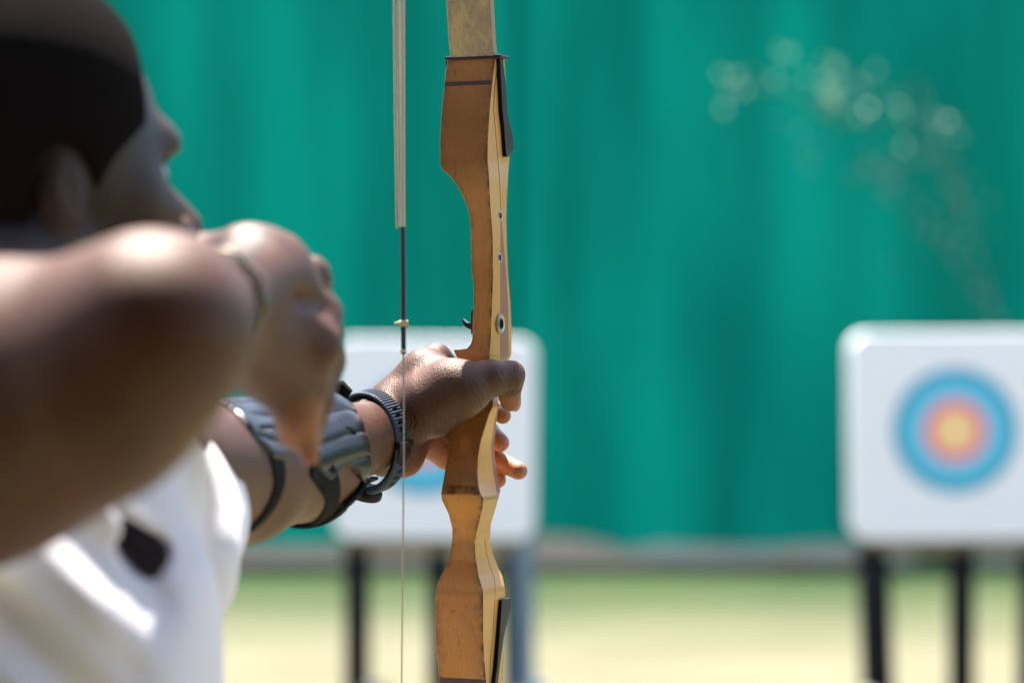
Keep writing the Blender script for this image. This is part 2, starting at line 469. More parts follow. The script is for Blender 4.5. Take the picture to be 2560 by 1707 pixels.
# sprays of pale dry leaves caught on the net, upper right
m, nt, b, out = mat('pale_leaf'); M['leaf'] = m
v = coords(nt); nn = noise(nt, v, 3.0, 2)
nt.links.new(ramp(nt, nn, [(0.3, (0.10, 0.27, 0.21)), (0.7, (0.22, 0.36, 0.27))]), b.inputs['Base Color'])
b.inputs['Roughness'].default_value = 0.45
tr = nt.nodes.new('ShaderNodeBsdfTranslucent'); tr.inputs['Color'].default_value = (0.28, 0.46, 0.34, 1)
mx = nt.nodes.new('ShaderNodeMixShader'); mx.inputs[0].default_value = 0.4
nt.links.new(b.outputs[0], mx.inputs[1]); nt.links.new(tr.outputs[0], mx.inputs[2]); nt.links.new(mx.outputs[0], out.inputs[0])
M['twig'] = simple('twig', (0.20, 0.17, 0.11), 0.8)
def leaf_mesh(vs, fs, p, s, r):
    a = Vector((r.gauss(0, 1), r.gauss(0, 0.5), r.gauss(0, 1))).normalized(); n_ = Vector((r.gauss(0, .5), -1, r.gauss(0, .5))).normalized()
    w = a.cross(n_).normalized(); b0 = len(vs); p = Vector(p)
    for (u, q, bend) in ((-1, 0, 0), (-.4, .45, .06), (.35, .4, .06), (1, 0, 0), (.35, -.4, .06), (-.4, -.45, .06)):
        vs.append(p + a * u * s + w * q * s + n_ * bend * s)
    fs.append(tuple(range(b0, b0 + 6)))
vine = empty('leafy_creeper', P(2250, 520, 19.0), 'thin creeper with pale scattered leaves hanging before the net at upper right', 'creeper')
r_ = random.Random(3); vs = []; fs = []
stems = [[(2560, 1050), (2480, 760), (2420, 560), (2340, 380), (2230, 240), (2090, 190)], [(2420, 560), (2380, 400), (2290, 200)],
         [(2340, 380), (2200, 430), (2120, 440)], [(2230, 300), (2090, 300), (1960, 220), (1820, 215)], [(2480, 760), (2380, 640), (2300, 520)]]
mb = MB(); D = 19.0
for st_ in stems:
    mb.tube([P(x, y, D + 0.1) for x, y in st_], 0.006, 6)
    for (x0, y0), (x1, y1) in zip(st_[:-1], st_[1:]):
        L = math.hypot(x1 - x0, y1 - y0)
        for k in range(int(L / 34)):
            t = r_.random(); leaf_mesh(vs, fs, P(x0 + (x1 - x0) * t + r_.gauss(0, 38), y0 + (y1 - y0) * t + r_.gauss(0, 38), D + r_.uniform(-.1, .1)), r_.uniform(.022, .04), r_)
for (x, y, n_, sg, s_) in ((2088, 255, 13, 17, .048), (2068, 185, 5, 14, .04), (2240, 430, 10, 24, .042), (2190, 425, 6, 20, .04), (2372, 305, 6, 18, .042), (1845, 215, 4, 24, .036), (1930, 220, 4, 26, .034), (2370, 520, 7, 45, .035), (2030, 390, 4, 25, .036), (2300, 640, 4, 40, .035)):
    for k in range(n_): leaf_mesh(vs, fs, P(x + r_.gauss(0, sg), y + r_.gauss(0, sg * 1.2), D + r_.uniform(-.1, .1)), s_, r_)
obj('leaf', vs, fs, M['leaf'], vine, smooth=False)['kind'] = 'stuff'
mb.build('stem', M['twig'], vine)

# added out-of-view timber roof and wall, cutting sky light on the archer's camera side
M['dark_timber'] = simple('blocker_timber', (0.035, 0.028, 0.022), 0.9, 0.3, 6)
sh = empty('added_sky_blocker', (0, -3, 0), 'added dark timber roof and wall out of view, blocking sky light behind the camera', 'added_sky_blocker')
mb = MB(); mb.box((0, -2.3, 2.66), (16, 6.4, 0.08), Matrix.Rotation(math.radians(1), 3, 'X'), bev=.01); mb.build('roof', M['dark_timber'], sh, sharp=30)
mb = MB()
for k in range(27): mb.box((-7.8 + .6 * k, -5.4, 1.29), (.585, .03, 2.56), bev=.004)
mb.build('back_wall', M['dark_timber'], sh, sharp=30)
for x in (-7.6, -3.8, 3.8, 7.6):
    for y in (-5.2, .7): mb = MB(); mb.box((x, y, 1.3), (.12, .12, 2.58), bev=.008); mb.build('post', M['dark_timber'], sh, sharp=30)

# ------------------------------------------------------------------ targets
DT = 11.6
m, nt, b, out = mat('target_paper'); M['paper'] = m
b.inputs['Roughness'].default_value = 0.7
at_ = attr(nt, 'ring')
c = ramp(nt, at_, [(0.0, (1.0, 0.66, 0.30)), (0.1, (0.90, 0.16, 0.24)), (0.2, (0.20, 0.58, 0.78)), (0.3, (0.02, 0.42, 0.62)), (0.4, (0.88, 0.87, 0.90)), (0.5, (0.03, 0.03, 0.05))])
nt.nodes[-1].color_ramp.interpolation = 'CONSTANT'
for n_ in nt.nodes:
    if n_.type == 'VALTORGB': n_.color_ramp.interpolation = 'CONSTANT'
nt.links.new(c, b.inputs['Base Color'])
M['foam'] = simple('white_foam_board', (0.88, 0.87, 0.90), 0.85, 0.03, 20, bmp=0.2)
M['stand_wood'] = simple('dark_stained_timber', (0.010, 0.010, 0.012), 0.8, 0.4, 30, spec=0.15)
M['beam_wood'] = simple('olive_timber', (0.16, 0.135, 0.07), 0.8, 0.3, 20)
def target(px0, px1, py0, py1, cx, cy, tilt, board_label, stand_label, legs):
    s = DT / FP
    x0, z1 = P(px0, py0, DT)[0], P(px0, py0, DT)[2]; x1, z0 = P(px1, py1, DT)[0], P(px1, py1, DT)[2]
    w, h = x1 - x0, z1 - z0; cxw, czw = (x0 + x1) / 2, (z0 + z1) / 2; th = 0.16; rad = 0.075
    root = empty('archery_target', (cxw, DT, z0), board_label, 'target', 'archery targets on stands')
    # rounded slab
    out_ = []
    for (sx, sz, a0) in ((1, 1, 0), (-1, 1, 90), (-1, -1, 180), (1, -1, 270)):
        for k in range(9):
            a = math.radians(a0 + k * 90 / 8); out_.append((cxw + sx * (w / 2 - rad) + rad * math.cos(a), czw + sz * (h / 2 - rad) + rad * math.sin(a)))
    n_ = len(out_); R = Matrix.Rotation(math.radians(tilt), 4, 'Y'); cc = Vector((cxw, 0, czw))
    vs = []; fs = []
    for (y, ins) in ((DT + 0.012, 0.0), (DT, 0.006), (DT, 0.06)):
        for (x, z) in out_:
            d_ = Vector((x - cxw, 0, z - czw)); d_ = d_ * (1 - ins / d_.length)
            q = R.to_3x3() @ d_; vs.append((cxw + q.x, y, czw + q.z))
    vs += [(a_, DT + th, c_) for (a_, b_, c_) in vs[:n_]]
    for k in range(n_):
        k2 = (k + 1) % n_
        fs += [(k, k2, n_ + k2, n_ + k), (n_ + k, n_ + k2, 2 * n_ + k2, 2 * n_ + k), (k2, k, 3 * n_ + k, 3 * n_ + k2)]
    fs.append(tuple(2 * n_ + k for k in range(n_))); fs.append(tuple(3 * n_ + k for k in range(n_))[::-1])
    obj('foam_board', vs, fs, M['foam'], root, smooth=True, sharp=40)
    # printed face with its rings, a sheet 4 mm proud of the foam
    cp = P(cx, cy, DT); vs = [(cp[0], DT - 0.004, cp[2])]; fs = []; ring = []
    radii = [(0.088, 0.0), (0.128, 0.1), (0.190, 0.2), (0.248, 0.3), (0.2535, 0.5), (0.256, 0.4)]
    nseg = 72; prev = None; midx = []
    vs = []; vals = []
    r0 = 0.0
    for (r1, val) in radii:
        b0 = len(vs)
        for rr in (r0, r1):
            for k in range(nseg):
                a = 2 * math.pi * k / nseg; vs.append((cp[0] + rr * math.cos(a), DT - 0.004, cp[2] + rr * math.sin(a))); vals.append(val + 0.03)
        for k in range(nseg):
            k2 = (k + 1) % nseg; fs.append((b0 + k, b0 + k2, b0 + nseg + k2, b0 + nseg + k))
        r0 = r1
    o = obj('target_face', vs, fs, M['paper'], root, smooth=False); set_attr(o, 'ring', vals)
    # stand
    st = empty('target_stand', (cxw, DT + 0.1, 0), stand_label, 'stand', 'dark timber stands under the targets')
    for (tx, ty, bx, by, yy, yb, wd) in legs:
        a = P(tx, ty, DT + yy); b_ = P(bx, 0, DT + yb); b_[2] = 0.0
        mb = MB(); d_ = Vector(b_ - a); L = d_.length
        q = d_.to_track_quat('Z', 'Y').to_matrix(); mb.box(Vector((a + b_) / 2), (wd, wd * 0.8, L + 0.02), q, bev=0.004)
        mb.build('leg', M['stand_wood'], st, sharp=30)
    mb = MB(); mb.box((cxw - 0.02, DT + th * 0.5 + 0.01, z0 - 0.028), (w * 0.86, 0.10, 0.055), bev=0.004); mb.build('cross_beam', M['beam_wood'], st, sharp=30)
    mb = MB(); mb.box((cxw, DT + th + 0.035, z1 - 0.12), (w * 0.8, 0.04, 0.07), bev=0.004); mb.build('top_rail', M['stand_wood'], st, sharp=30)
    for sx in (-1, 1):
        mb = MB(); mb.box((cxw + sx * w * 0.3, DT + th + 0.035, (z0 + z1) / 2 - 0.08), (0.06, 0.035, h * 0.85), bev=0.003); mb.build('upright', M['stand_wood'], st, sharp=30)
    return root
TY = 1372
target(836, 1338, 846, 1348, 1060, 1082, 0.4, 'white square target with blue rings behind the archer\'s bow hand',
       'dark stand of the target behind the bow hand',
       [(893, TY, 893, 0, 0.08, 0.02, 0.105), (1098, TY, 1098, 0, 0.08, 0.10, 0.092), (1268, TY, 1272, 0, 0.08, 0.06, 0.05)])
target(2130, 2660, 830, 1350, 2388, 1076, -0.4, 'white square target with blue ring and orange centre at the right edge',
       'dark stand of the target at the right edge',
       [(2182, TY, 2196, 0, 0.08, 0.02, 0.112), (2404, TY, 2404, 0, 0.08, 0.10, 0.108), (2590, TY, 2580, 0, 0.08, 0.02, 0.112)])
M['blue_paint'] = simple('faded_blue', (0.11, 0.19, 0.27), 0.6, 0.2, 20)
M['stone'] = simple('stone', (0.42, 0.38, 0.34), 0.9, 0.2, 14, bmp=0.5)
bp = P(1312, 1372, DT + 0.55)
mb = MB(); mb.tube([(bp[0], DT + 0.55, 0.0), (bp[0] - .0, DT + 0.55, bp[2] + 0.35)], 0.042, 20)
mb.lathe((bp[0], DT + .55, 0.0), (0, 0, 1), [(0.0, 0.02), (.10, .02), (.10, 0.0), (0, 0)], 24)
o = mb.build('post', M['blue_paint']); tag(o, 'faded blue post standing close behind the middle target', 'post')
for (px, y, s, lab) in ((945, 11.5, 0.075, 'pale stone lying by the left leg of the middle target'), (2175, 11.55, 0.05, 'small stone at the foot of the right target stand')):
    mb = MB(); bm = bmesh.new(); bmesh.ops.create_icosphere(bm, subdivisions=3, radius=s)
    for vv in bm.verts: vv.co *= 1 + 0.22 * mnoise.noise(vv.co * 14); vv.co.z *= 0.75
    p = P(px, 0, y); mb.bm(bm, (p[0], y, s * .6)); o = mb.build('stone', M['stone']); tag(o, lab, 'stone')
# SETTING_END

# ================================================================== THE BOW
A_ = math.radians(22.0)
SD = np.array([math.sin(A_), math.cos(A_), 0.0])      # from belly to back of the bow
LD = np.array([math.cos(A_), -math.sin(A_), 0.0])     # across the belly, to the right
D0 = 2.40
xL = [(146,1116),(182,1110.6),(271,1102),(351,1097),(411,1098),(420,1102.6),(443,1126.5),(470,1145.6),(500,1160),(530,1170.5),(568,1175),(641,1176),(686,1177.5),(705,1182),(737,1182.6),(769,1181.7),(848,1179),(861,1174),(871,1165),(873.5,1150),(874.5,1132),(885,1136),(902,1144),(909,1156),(918,1166),(945,1166),(985,1150),(1020,1142),(1050,1133),(1084,1123),(1109,1121.6),(1179,1110),(1200,1106.6),(1235.6,1100),(1252,1102),(1287,1119.5),(1323,1128.6),(1349,1128.6),(1387,1122.7),(1423,1111.4),(1459,1092),(1484,1086),(1549,1085),(1623,1087),(1695,1095),(1707,1096),(1730,1099)]
xE = [(146,1238),(191,1231.7),(271,1223.7),(350,1219),(398,1218),(446,1222),(514,1225),(593,1231),(689,1231.7),(769,1229),(848,1226),(885,1223),(902,1222),(918,1215),(945,1214),(985,1231),(1017,1231.6),(1036,1222),(1071,1211),(1103,1201),(1138,1195),(1182,1192.7),(1214,1195),(1232,1200),(1248.5,1208),(1271,1205),(1310,1195.5),(1352,1186),(1394,1188),(1439,1195.5),(1478,1207),(1523,1207),(1588,1207),(1652,1210),(1707,1215),(1730,1217)]
xR = [(146,1262),(210,1266),(277,1270),(338,1272),(382,1275),(424,1271.5),(500,1267.7),(546,1266.8),(609,1268),(673,1270.6),(753,1277),(832,1280),(883,1279.5),(892,1277),(909,1268),(918,1258),(945,1240),(985,1240),(1000,1245),(1017,1247.6),(1055,1241),(1119,1235),(1173,1241),(1224,1251),(1237,1250.5),(1271,1241),(1313,1228),(1352,1225.5),(1387,1231),(1423,1244),(1452,1257),(1484,1263.4),(1507,1263),(1600,1262),(1730,1256)]
l1 = [(146,1246),(220,1231.7+3),(271,1233),(367,1241),(446,1247.6),(514,1251),(546,1251.5),(887,1250),(900,1249),(909,1247)]
l2 = [(146,1247.6),(220,1237),(271,1235),(367,1242.8),(446,1249.4),(514,1252.6),(546,1253.4),(609,1258.5),(673,1264),(769,1270),(887,1270.5),(900,1265),(909,1258)]
dB = [(0,10),(146,8),(411,2),(470,0),(600,0),(850,-1),(890,-3),(903,-2),(912,14),(930,22),(955,22),(975,16),(990,4),(1010,-1),(1100,-8),(1180,-16),(1236,-24),(1250,-23),(1300,-8),(1350,-1),(1400,-1),(1450,-6),(1490,-9),(1600,-4),(1730,2)]
bow = empty('recurve_bow', (P(1200, 1000, 2.42)), 'worn wooden recurve bow held upright in the archer\'s left hand', 'bow')

def bowpt(y, x, xe, doff):
    """belly or side point at photo x on height y"""
    B = P(xe, y, D0 + doff / 1000.0)
    sc = (D0 + doff / 1000.0) / FP
    if x <= xe: return B - LD * ((xe - x) * sc / math.cos(A_))
    return B + SD * ((x - xe) * sc / math.sin(A_))
def build_riser():
    ys = sorted(set([round(y, 1) for y in np.arange(146, 1730, 5.0)] + [873.5, 874.6, 871, 1730] + [201, 212, 1697.5]))
    rows = []; cols_mat = None; V = []; tone = []; grime = []
    for y in ys:
        a, e, r = interp(y, xL), interp(y, xE), interp(y, xR)
        do = interp(y, dB)
        if y <= 909: p1, p2 = interp(y, l1), interp(y, l2)
        else: p1 = p2 = None
        w = e - a; sidepts = []
        u = r - e
        if p1 is None:
            if y < 1240 and y > 985: p1, p2 = e + u * 0.80, e + u * 0.97
            elif y > 1340: p1 = e + u * (0.62 if y < 1450 else interp(y, [(1450, .62), (1484, .53), (1588, .44), (1707, .20)])); p2 = p1 + 1.3
            else: p1, p2 = e + u * .86, e + u * 0.90
        p1 = min(max(p1, e + 1.2), r - 2); p2 = min(max(p2, p1 + 0.8), r - 1.0)
        q = lambda x: bowpt(y, x, e, do)
        t1, t2 = q(p1), q(p2)
        C = q(r); Dd = C - LD * ((w * 0.94) * (D0 / FP) / math.cos(A_))
        bev = 2.4
        A0 = q(a); Aback = A0 + SD * 0.002
        row = [Dd, q(a) + SD * 0.0045, q(a + 0.2) + SD * 0.0012, q(a + bev)]
        for f in (0.2, 0.4, 0.6, 0.8, 0.93): row.append(q(a + w * f))
        row += [q(e - bev * 0.8), q(e) + (SD * 0.0009 - LD * 0.0001), q(e + 0.9), t1 - SD * 0.0004, t1, (t1 * .7 + t2 * .3), t2, t2 + SD * 0.0004]
        xm = (p2 + r) / 2
        row += [q(xm), q(r - 1.2) , C - LD * 0.0012 + SD * 0.001]
        V.append(row)
        gr = [0, .6, .8, .5, .05, 0, 0, .1, .35, .85, .9, .25, 0, 0, 0, 0, 0, 0, 0, 0]
        k = 1.0
        gr = [g_ * (1.0 if 150 < y < 900 or y > 1190 else .5) for g_ in gr]
        if 1212 < y < 1238: gr = [max(g_, 0.95 if 1 < i < 11 else g_) for i, g_ in enumerate(gr)]
        tn = interp(y, [(146, .45), (200, .62), (300, .75), (400, .65), (480, .22), (700, .1), (850, .05), (985, .5), (1060, .55), (1150, .45), (1228, .65), (1240, .0), (1330, .05), (1360, .38), (1430, .30), (1500, .10), (1707, .05)])
        grime += gr; tone += [tn] * len(row)
    nC = len(V[0]); F = []; MI = []
    cm = {13: 2, 14: 2, 12: 0, 15: 0}
    for j in range(len(ys) - 1):
        ym = (ys[j] + ys[j + 1]) / 2
        for i in range(nC):
            i2 = (i + 1) % nC
            F.append((j * nC + i, (j + 1) * nC + i, (j + 1) * nC + i2, j * nC + i2))
            if i == nC - 1: mi = 1
            elif i < 10:
                mi = 0
                if (201 <= ym <= 212 and 1 <= i < 10) or ym > 1697: mi = 3
            else:
                mi = 1
                if (888 < ym < 985) or (1240 < ym < 1350): mi = 4
                if i in (13, 14):
                    if ym < 546 or ym > 1350: mi = 3
                    elif ym <= 909: mi = 2
                    elif 985 < ym < 1240: mi = 2
                if i in (12, 15) and 546 < ym < 887: mi = 3
                if i in (12, 15) and 985 < ym < 1240: mi = 3
            MI.append(mi)
    n = len(ys)
    F.append(tuple(range(nC))); MI.append(1); F.append(tuple((n - 1) * nC + i for i in range(nC))[::-1]); MI.append(1)
    verts = [p for row in V for p in row]
    o = obj('riser', verts, F, [M['wood_face'], M['wood_side'], M['purple'], M['walnut'], M['wood_bevel']], bow, True, MI, 24)
    set_attr(o, 'grime', grime); set_attr(o, 'tone', tone)
    return o
riser = build_riser()

# limbs: laminated slabs curving towards the archer, recurved at the tip
m, nt, b, o_ = mat('worn_gold_glass'); M['limb'] = m
v = coords(nt, (1, 1, .5)); nn = noise(nt, v, 60, 6, 0.68, 0.6); n2 = noise(nt, v, 330, 3, 0.7)
c = ramp(nt, nn, [(0.40, (0.36, 0.25, 0.14)), (0.50, (0.44, 0.31, 0.15)), (0.56, (0.56, 0.38, 0.15))])
c = mixc(nt, ramp(nt, n2, [(0.64, (0, 0, 0)), (0.70, (1, 1, 1))]), c, (0.06, 0.04, 0.025))
nt.links.new(c, b.inputs['Base Color']); b.inputs['Roughness'].default_value = 0.38; bump(nt, b, nn, 0.1, 0.001)
M['limb_edge'] = wood('limb_edge', (0.45, 0.29, 0.14), (0.30, 0.17, 0.08), 0.3, 0.4, False)
def limb(sign):
    # (arc height above joint m, offset along -SD m, width m, thickness m)
    prof = [(0, .0, .0400, .009), (.01, .0, .0400, .009), (.05, .003, .0402, .009), (.12, .010, .040, .0085), (.22, .030, .038, .008), (.32, .060, .033, .007), (.42, .100, .027, .006), (.50, .140, .021, .0055), (.56, .168, .017, .005), (.60, .172, .014, .005), (.64, .160, .012, .005)]
    V = []; F = []; MI = []
    if sign > 0: base = P(1180.5, 141.5, D0 + .013); lat = lambda h: -LD * 0.0
    else: base = P(1157, 1742, D0 + .006)
    # smooth sampling
    hs = np.linspace(prof[0][0], prof[-1][0], 60); col = np.array(prof)
    for h in hs:
        off, w, t = [float(np.interp(h, col[:, 0], col[:, k])) for k in (1, 2, 3)]
        if sign > 0: w = w; cx = LD * (-0.0013 - 0.03 * h) * (1 if h > 0 else 0)
        else: cx = LD * 0.0
        c0 = base + np.array([0, 0, sign * h]) - SD * off + cx
        bv = 0.0006
        V += [c0 - LD * (w / 2 - bv), c0 + LD * (w / 2 - bv), c0 + LD * w / 2 + SD * bv, c0 + LD * w / 2 + SD * (t - bv), c0 + LD * (w / 2 - bv) + SD * t, c0 - LD * (w / 2 - bv) + SD * t, c0 - LD * w / 2 + SD * (t - bv), c0 - LD * w / 2 + SD * bv]
    for j in range(len(hs) - 1):
        for i in range(8):
            i2 = (i + 1) % 8; f = (j * 8 + i, j * 8 + i2, (j + 1) * 8 + i2, (j + 1) * 8 + i)
            F.append(f if sign > 0 else f[::-1]); MI.append(1 if i in (2, 6) else 0)
    F.append(tuple(range(8))); MI.append(1); F.append(tuple((len(hs) - 1) * 8 + i for i in range(8))[::-1]); MI.append(1)
    obj('limb', V, F, [M['limb'], M['limb_edge']], bow, True, MI, 25)
    return V[-8:]
tipU = limb(1); tipL = limb(-1)

# black limb pocket at the riser top: a collar plus two side wedges
def prism(name, outl, dnear, thick, matl, parent, axis='side', bev=0.0006, mats=None):
    """closed outline of world points extruded along a vector"""
    n = len(outl); V = [np.array(p) for p in outl] + [np.array(p) + thick for p in outl]
    F = [tuple(range(n)), tuple(range(2 * n - 1, n - 1, -1))] + [(i, n + i, n + (i + 1) % n, (i + 1) % n) for i in range(n)]
    o = obj(name, V, F, matl, parent, False)
    bmx = bmesh.new(); bmx.from_mesh(o.data); bmesh.ops.recalc_face_normals(bmx, faces=bmx.faces[:])
    bmesh.ops.bevel(bmx, geom=bmx.edges[:], offset=bev, segments=2, affect='EDGES', profile=0.5); bmx.to_mesh(o.data); bmx.free()
    return o
def sidepl(x, y, xe, doff=0):      # point on the side plane through belly edge xe
    return bowpt(y, x, xe, doff)
# upper right wedge: lies on the side, stands 4 mm proud
def wedge(pts_in, pts_out, name='limb_wedge'):
    """pts_in: near strip (x0,x1,y) rows; pts_out: right edge rows; builds a plate standing off the side"""
    V = []; F = []; MI = []
    for (x0, x1, x2, y) in pts_in:
        e = interp(min(max(y, 147), 1725), xE); do = interp(y, dB)
        q0 = bowpt(y, x0, e, do) ;  
        q1 = q0 + LD * ((x1 - x0) * D0 / FP / math.cos(A_))                # stands proud to the right
        q2 = q1 + SD * ((x2 - x1) * D0 / FP / math.sin(A_))
        q3 = q2 - LD * ((x1 - x0) * D0 / FP / math.cos(A_))
        V += [q0, q1, q2, q3]
    n = len(pts_in)
    for j in range(n - 1):
        for i in range(4):
            i2 = (i + 1) % 4; F.append((j * 4 + i, (j + 1) * 4 + i, (j + 1) * 4 + i2, j * 4 + i2)); MI.append(1 if i == 0 else 0)
    F.append((0, 1, 2, 3)); MI.append(0); F.append(tuple((n - 1) * 4 + k for k in (3, 2, 1, 0))); MI.append(0)
    o = obj(name, V, F, [M['black_plastic'], M['black_wedge_edge']], bow, False, MI)
    bmx = bmesh.new(); bmx.from_mesh(o.data); bmesh.ops.recalc_face_normals(bmx, faces=bmx.faces[:])
    bmesh.ops.bevel(bmx, geom=[e_ for e_ in bmx.edges if e_.is_manifold and e_.calc_face_angle(0) > 0.6], offset=0.0005, segments=2, affect='EDGES'); bmx.to_mesh(o.data); bmx.free()
    return o
wedge([(1240, 1250, 1258, 146), (1241.5, 1251.5, 1262, 180), (1242.7, 1253, 1266, 210), (1246, 1256, 1270, 277), (1250, 1260, 1277, 310), (1252.5, 1262, 1284, 338), (1254.5, 1264, 1285, 368), (1256, 1266.5, 1272, 386)], None)
wedge([(1246, 1253.5, 1278, 1507), (1245, 1253.5, 1278.5, 1519), (1243, 1252.5, 1275, 1539), (1239, 1249, 1262, 1588), (1232.5, 1243, 1250, 1669), (1227, 1237.5, 1245.6, 1707), (1225, 1236, 1244, 1728)], None)
# left wedges, mostly hidden by the riser
def left_wedge(ys_, w0):
    V = []; F = []
    for (y, proud, dp) in ys_:
        a = interp(y, xL); e = interp(y, xE); q = bowpt(y, a, e, interp(y, dB)) + SD * 0.004 + LD * 0.001
        o1 = -LD * proud
        V += [q + o1, q, q + SD * dp, q + o1 + SD * dp]
    n = len(ys_)
    for j in range(n - 1):
        for i in range(4):
            i2 = (i + 1) % 4; F.append((j * 4 + i, (j + 1) * 4 + i, (j + 1) * 4 + i2, j * 4 + i2))
    F.append((0, 1, 2, 3)); F.append(tuple((n - 1) * 4 + k for k in (3, 2, 1, 0)))
    obj('limb_wedge', V, F, M['black_plastic'], bow, False)
left_wedge([(147, .0036, .016), (165, .0024, .018), (182, .0006, .02), (300, .0003, .024), (370, .0003, .02)], 0)
left_wedge([(1530, .0004, .02), (1600, .0004, .02), (1725, .003, .016)], 0)
# collar between riser and limb
q = bowpt(141.5, 1178, 1240, 6.5)
mb = MB(); Rb = Matrix(((LD[0], SD[0], 0), (LD[1], SD[1], 0), (0, 0, 1)))
mb.box(Vector(q + SD * 0.009 + LD * 0.0012), (0.0515, 0.020, 0.0030), Rb, bev=0.0008); mb.build('limb_collar', M['black_plastic'], bow, sharp=30)
mb = MB(); q = bowpt(1737, 1157, 1215, 2); mb.box(Vector(q + SD * .009), (.046, .02, .003), Rb, bev=.0008); mb.build('limb_collar', M['black_plastic'], bow, sharp=30)

# bushings
def bushing(px, py, ro, ri, proud):
    e = interp(py, xE); c0 = bowpt(py, px, e, interp(py, dB))
    mb = MB(); mb.lathe(c0, LD, [(ri, -0.002), (ri, proud), (ri + 0.0006, proud + 0.0004), (ro - 0.0006, proud + 0.0004), (ro, proud - 0.0002), (ro, -0.001)], 40)
    o = mb.build('bushing', M['steel'], bow)
    mb = MB(); mb.lathe(c0, LD, [(0.00001, 0.0002), (ri, 0.0002)], 24); mb.build('bore', M['black_gap'], o)
    return o
bushing(1247.5, 809, 0.0084, 0.0046, 0.0022)
bushing(1250.5, 537, 0.0042, 0.0028, 0.0003)
bushing(1249.5, 643, 0.0042, 0.0028, 0.0003)
# arrow rest: back plate stuck on the left of the window and a curved hook
rest = None
pl = []
for (x, y) in ((1182, 773), (1178.5, 776), (1176.5, 783), (1176.5, 822), (1177.5, 835), (1181, 836)):
    pl.append(P(x, y, 2.432))
restp = prism('arrow_rest', pl, 0, SD * 0.018, M['rest'], bow, bev=0.0003)
hk = [(1154, 799), (1156, 797.2), (1159, 799.5), (1163, 804), (1168, 806.5), (1176.5, 806.5), (1177, 824), (1172, 822), (1164.5, 818), (1159.5, 812), (1156, 805)]
prism('rest_hook', [P(x, y, 2.436) for x, y in hk], 0, SD * 0.006, M['rest'], restp, bev=0.0003)

# string: strands of the loop above, served centre, thin below
M['cream'] = simple('cream_serving', (0.60, 0.54, 0.40), 0.7, 0.1, 300)
M['dark_serving'] = simple('black_serving', (0.012, 0.02, 0.022), 0.5, 0.4, 800)
M['thin_string'] = simple('tan_string', (0.50, 0.38, 0.28), 0.6, 0.1, 300)
M['brass'] = simple('nock_thread', (0.62, 0.52, 0.26), 0.4, 0.25, 300)
DS = 2.25
tU = np.mean(tipU, 0); tL = np.mean(tipL, 0)
def whip(pts, r, pitch, n=10):
    """tube with the fine ribs of a thread serving"""
    pts = [np.array(p) for p in pts]; seg = []; rad = []
    for a, b in zip(pts[:-1], pts[1:]):
        L = np.linalg.norm(b - a); k = max(2, int(L / (pitch / 2)))
        for i in range(k): seg.append(a + (b - a) * i / k)
    seg.append(pts[-1]); rad = [r * (1.0 if i % 2 else 0.86) for i in range(len(seg))]
    mb = MB(); mb.tube(seg, rad, n); return mb
core = MB(); core.tube([tU, P(1000, -300, DS), P(1005, 60, DS), P(1006, 300, DS), P(1007, 567, DS), P(1008, 700, DS), P(1008, 807, DS), P(1009.5, 1000, DS), P(1009.5, 1150, DS), P(1007, 1400, DS), P(1004, 1707, DS), P(1001, 2100, DS), tL], [.0013] * 6 + [.0010] + [.00065] * 6, 10)
bs = core.build('bowstring', M['thin_string'], bow)
mb = whip([P(1001, -300, DS), P(1006, 0, DS), P(1006.5, 300, DS), P(1007, 569, DS)], 0.0021, 0.0022); mb.build('serving', M['cream'], bs)
mb = whip([P(990, -300, DS + .002), P(995, 0, DS + .002), P(997, 300, DS + .002), P(1000, 567, DS + .002)], 0.0014, 0.0026); mb.build('serving', M['cream'], bs)
mb = whip([P(981, -300, DS + .003), P(985, 0, DS + .003), P(988.5, 300, DS + .003), P(993, 571, DS + .003)], 0.0012, 0.0026); mb.build('serving', M['cream'], bs)
mb = whip([P(1007, 567, DS), P(1008, 700, DS), P(1008.3, 807, DS), P(1009, 885, DS)], 0.0022, 0.0012); mb.build('serving', M['dark_serving'], bs)
mb = MB(); c0 = P(1008.5, 808, DS)
mb.lathe(c0, (0.1, 0, 1), [(.0021, -.0026), (.0034, -.002), (.0036, 0), (.0034, .002), (.0021, .0026)], 16)
mb.tube([P(1006, 806, DS - .002), P(996, 807, DS - .003), P(986, 808.5, DS - .002)], [.0014, .0012, .0007], 8)
mb.tube([P(1010, 806, DS - .002), P(1018, 805, DS - .002), P(1020, 811, DS - .002), P(1012, 814, DS - .002)], [.0016, .0016, .0015, .001], 8)
mb.build('nocking_point', M['brass'], bs)
mb = MB(); bm = bmesh.new(); bmesh.ops.create_icosphere(bm, subdivisions=2, radius=.0026); mb.bm(bm, P(1008, 877, DS)); mb.build('knot', M['brass'], bs)
# BOW_END

# ================================================================== THE ARCHER
F_ = Field()                     # skin
def Q(px, py, off): return P(px, py, D0 + off / 1000.0)     # near the bow, offset in mm
def R_(rpx, d=2.4): return rpx * d / FP
# --- left (bow) arm
sh_L = P(250, 1150, 1.87); el_L = P(590, 1188, 2.12); mid_L = P(760, 1140, 2.245); wr_L = P(920, 1094, 2.352); hd_L = P(985, 1075, 2.395)
up = np.array([0, 0, 1.0]); ax_f = unit(wr_L - mid_L); sq_n = unit(np.cross(ax_f, up))
F_.cone(sh_L, el_L, 0.056, 0.047, 0.02)
F_.cone(el_L, mid_L, 0.050, 0.0475, 0.02)
F_.cone(mid_L, wr_L, 0.0475, 0.0278, 0.02, sq=(sq_n, 0.82))
F_.cone(wr_L, hd_L, 0.0278, 0.0290, 0.012, sq=(sq_n, 0.74))
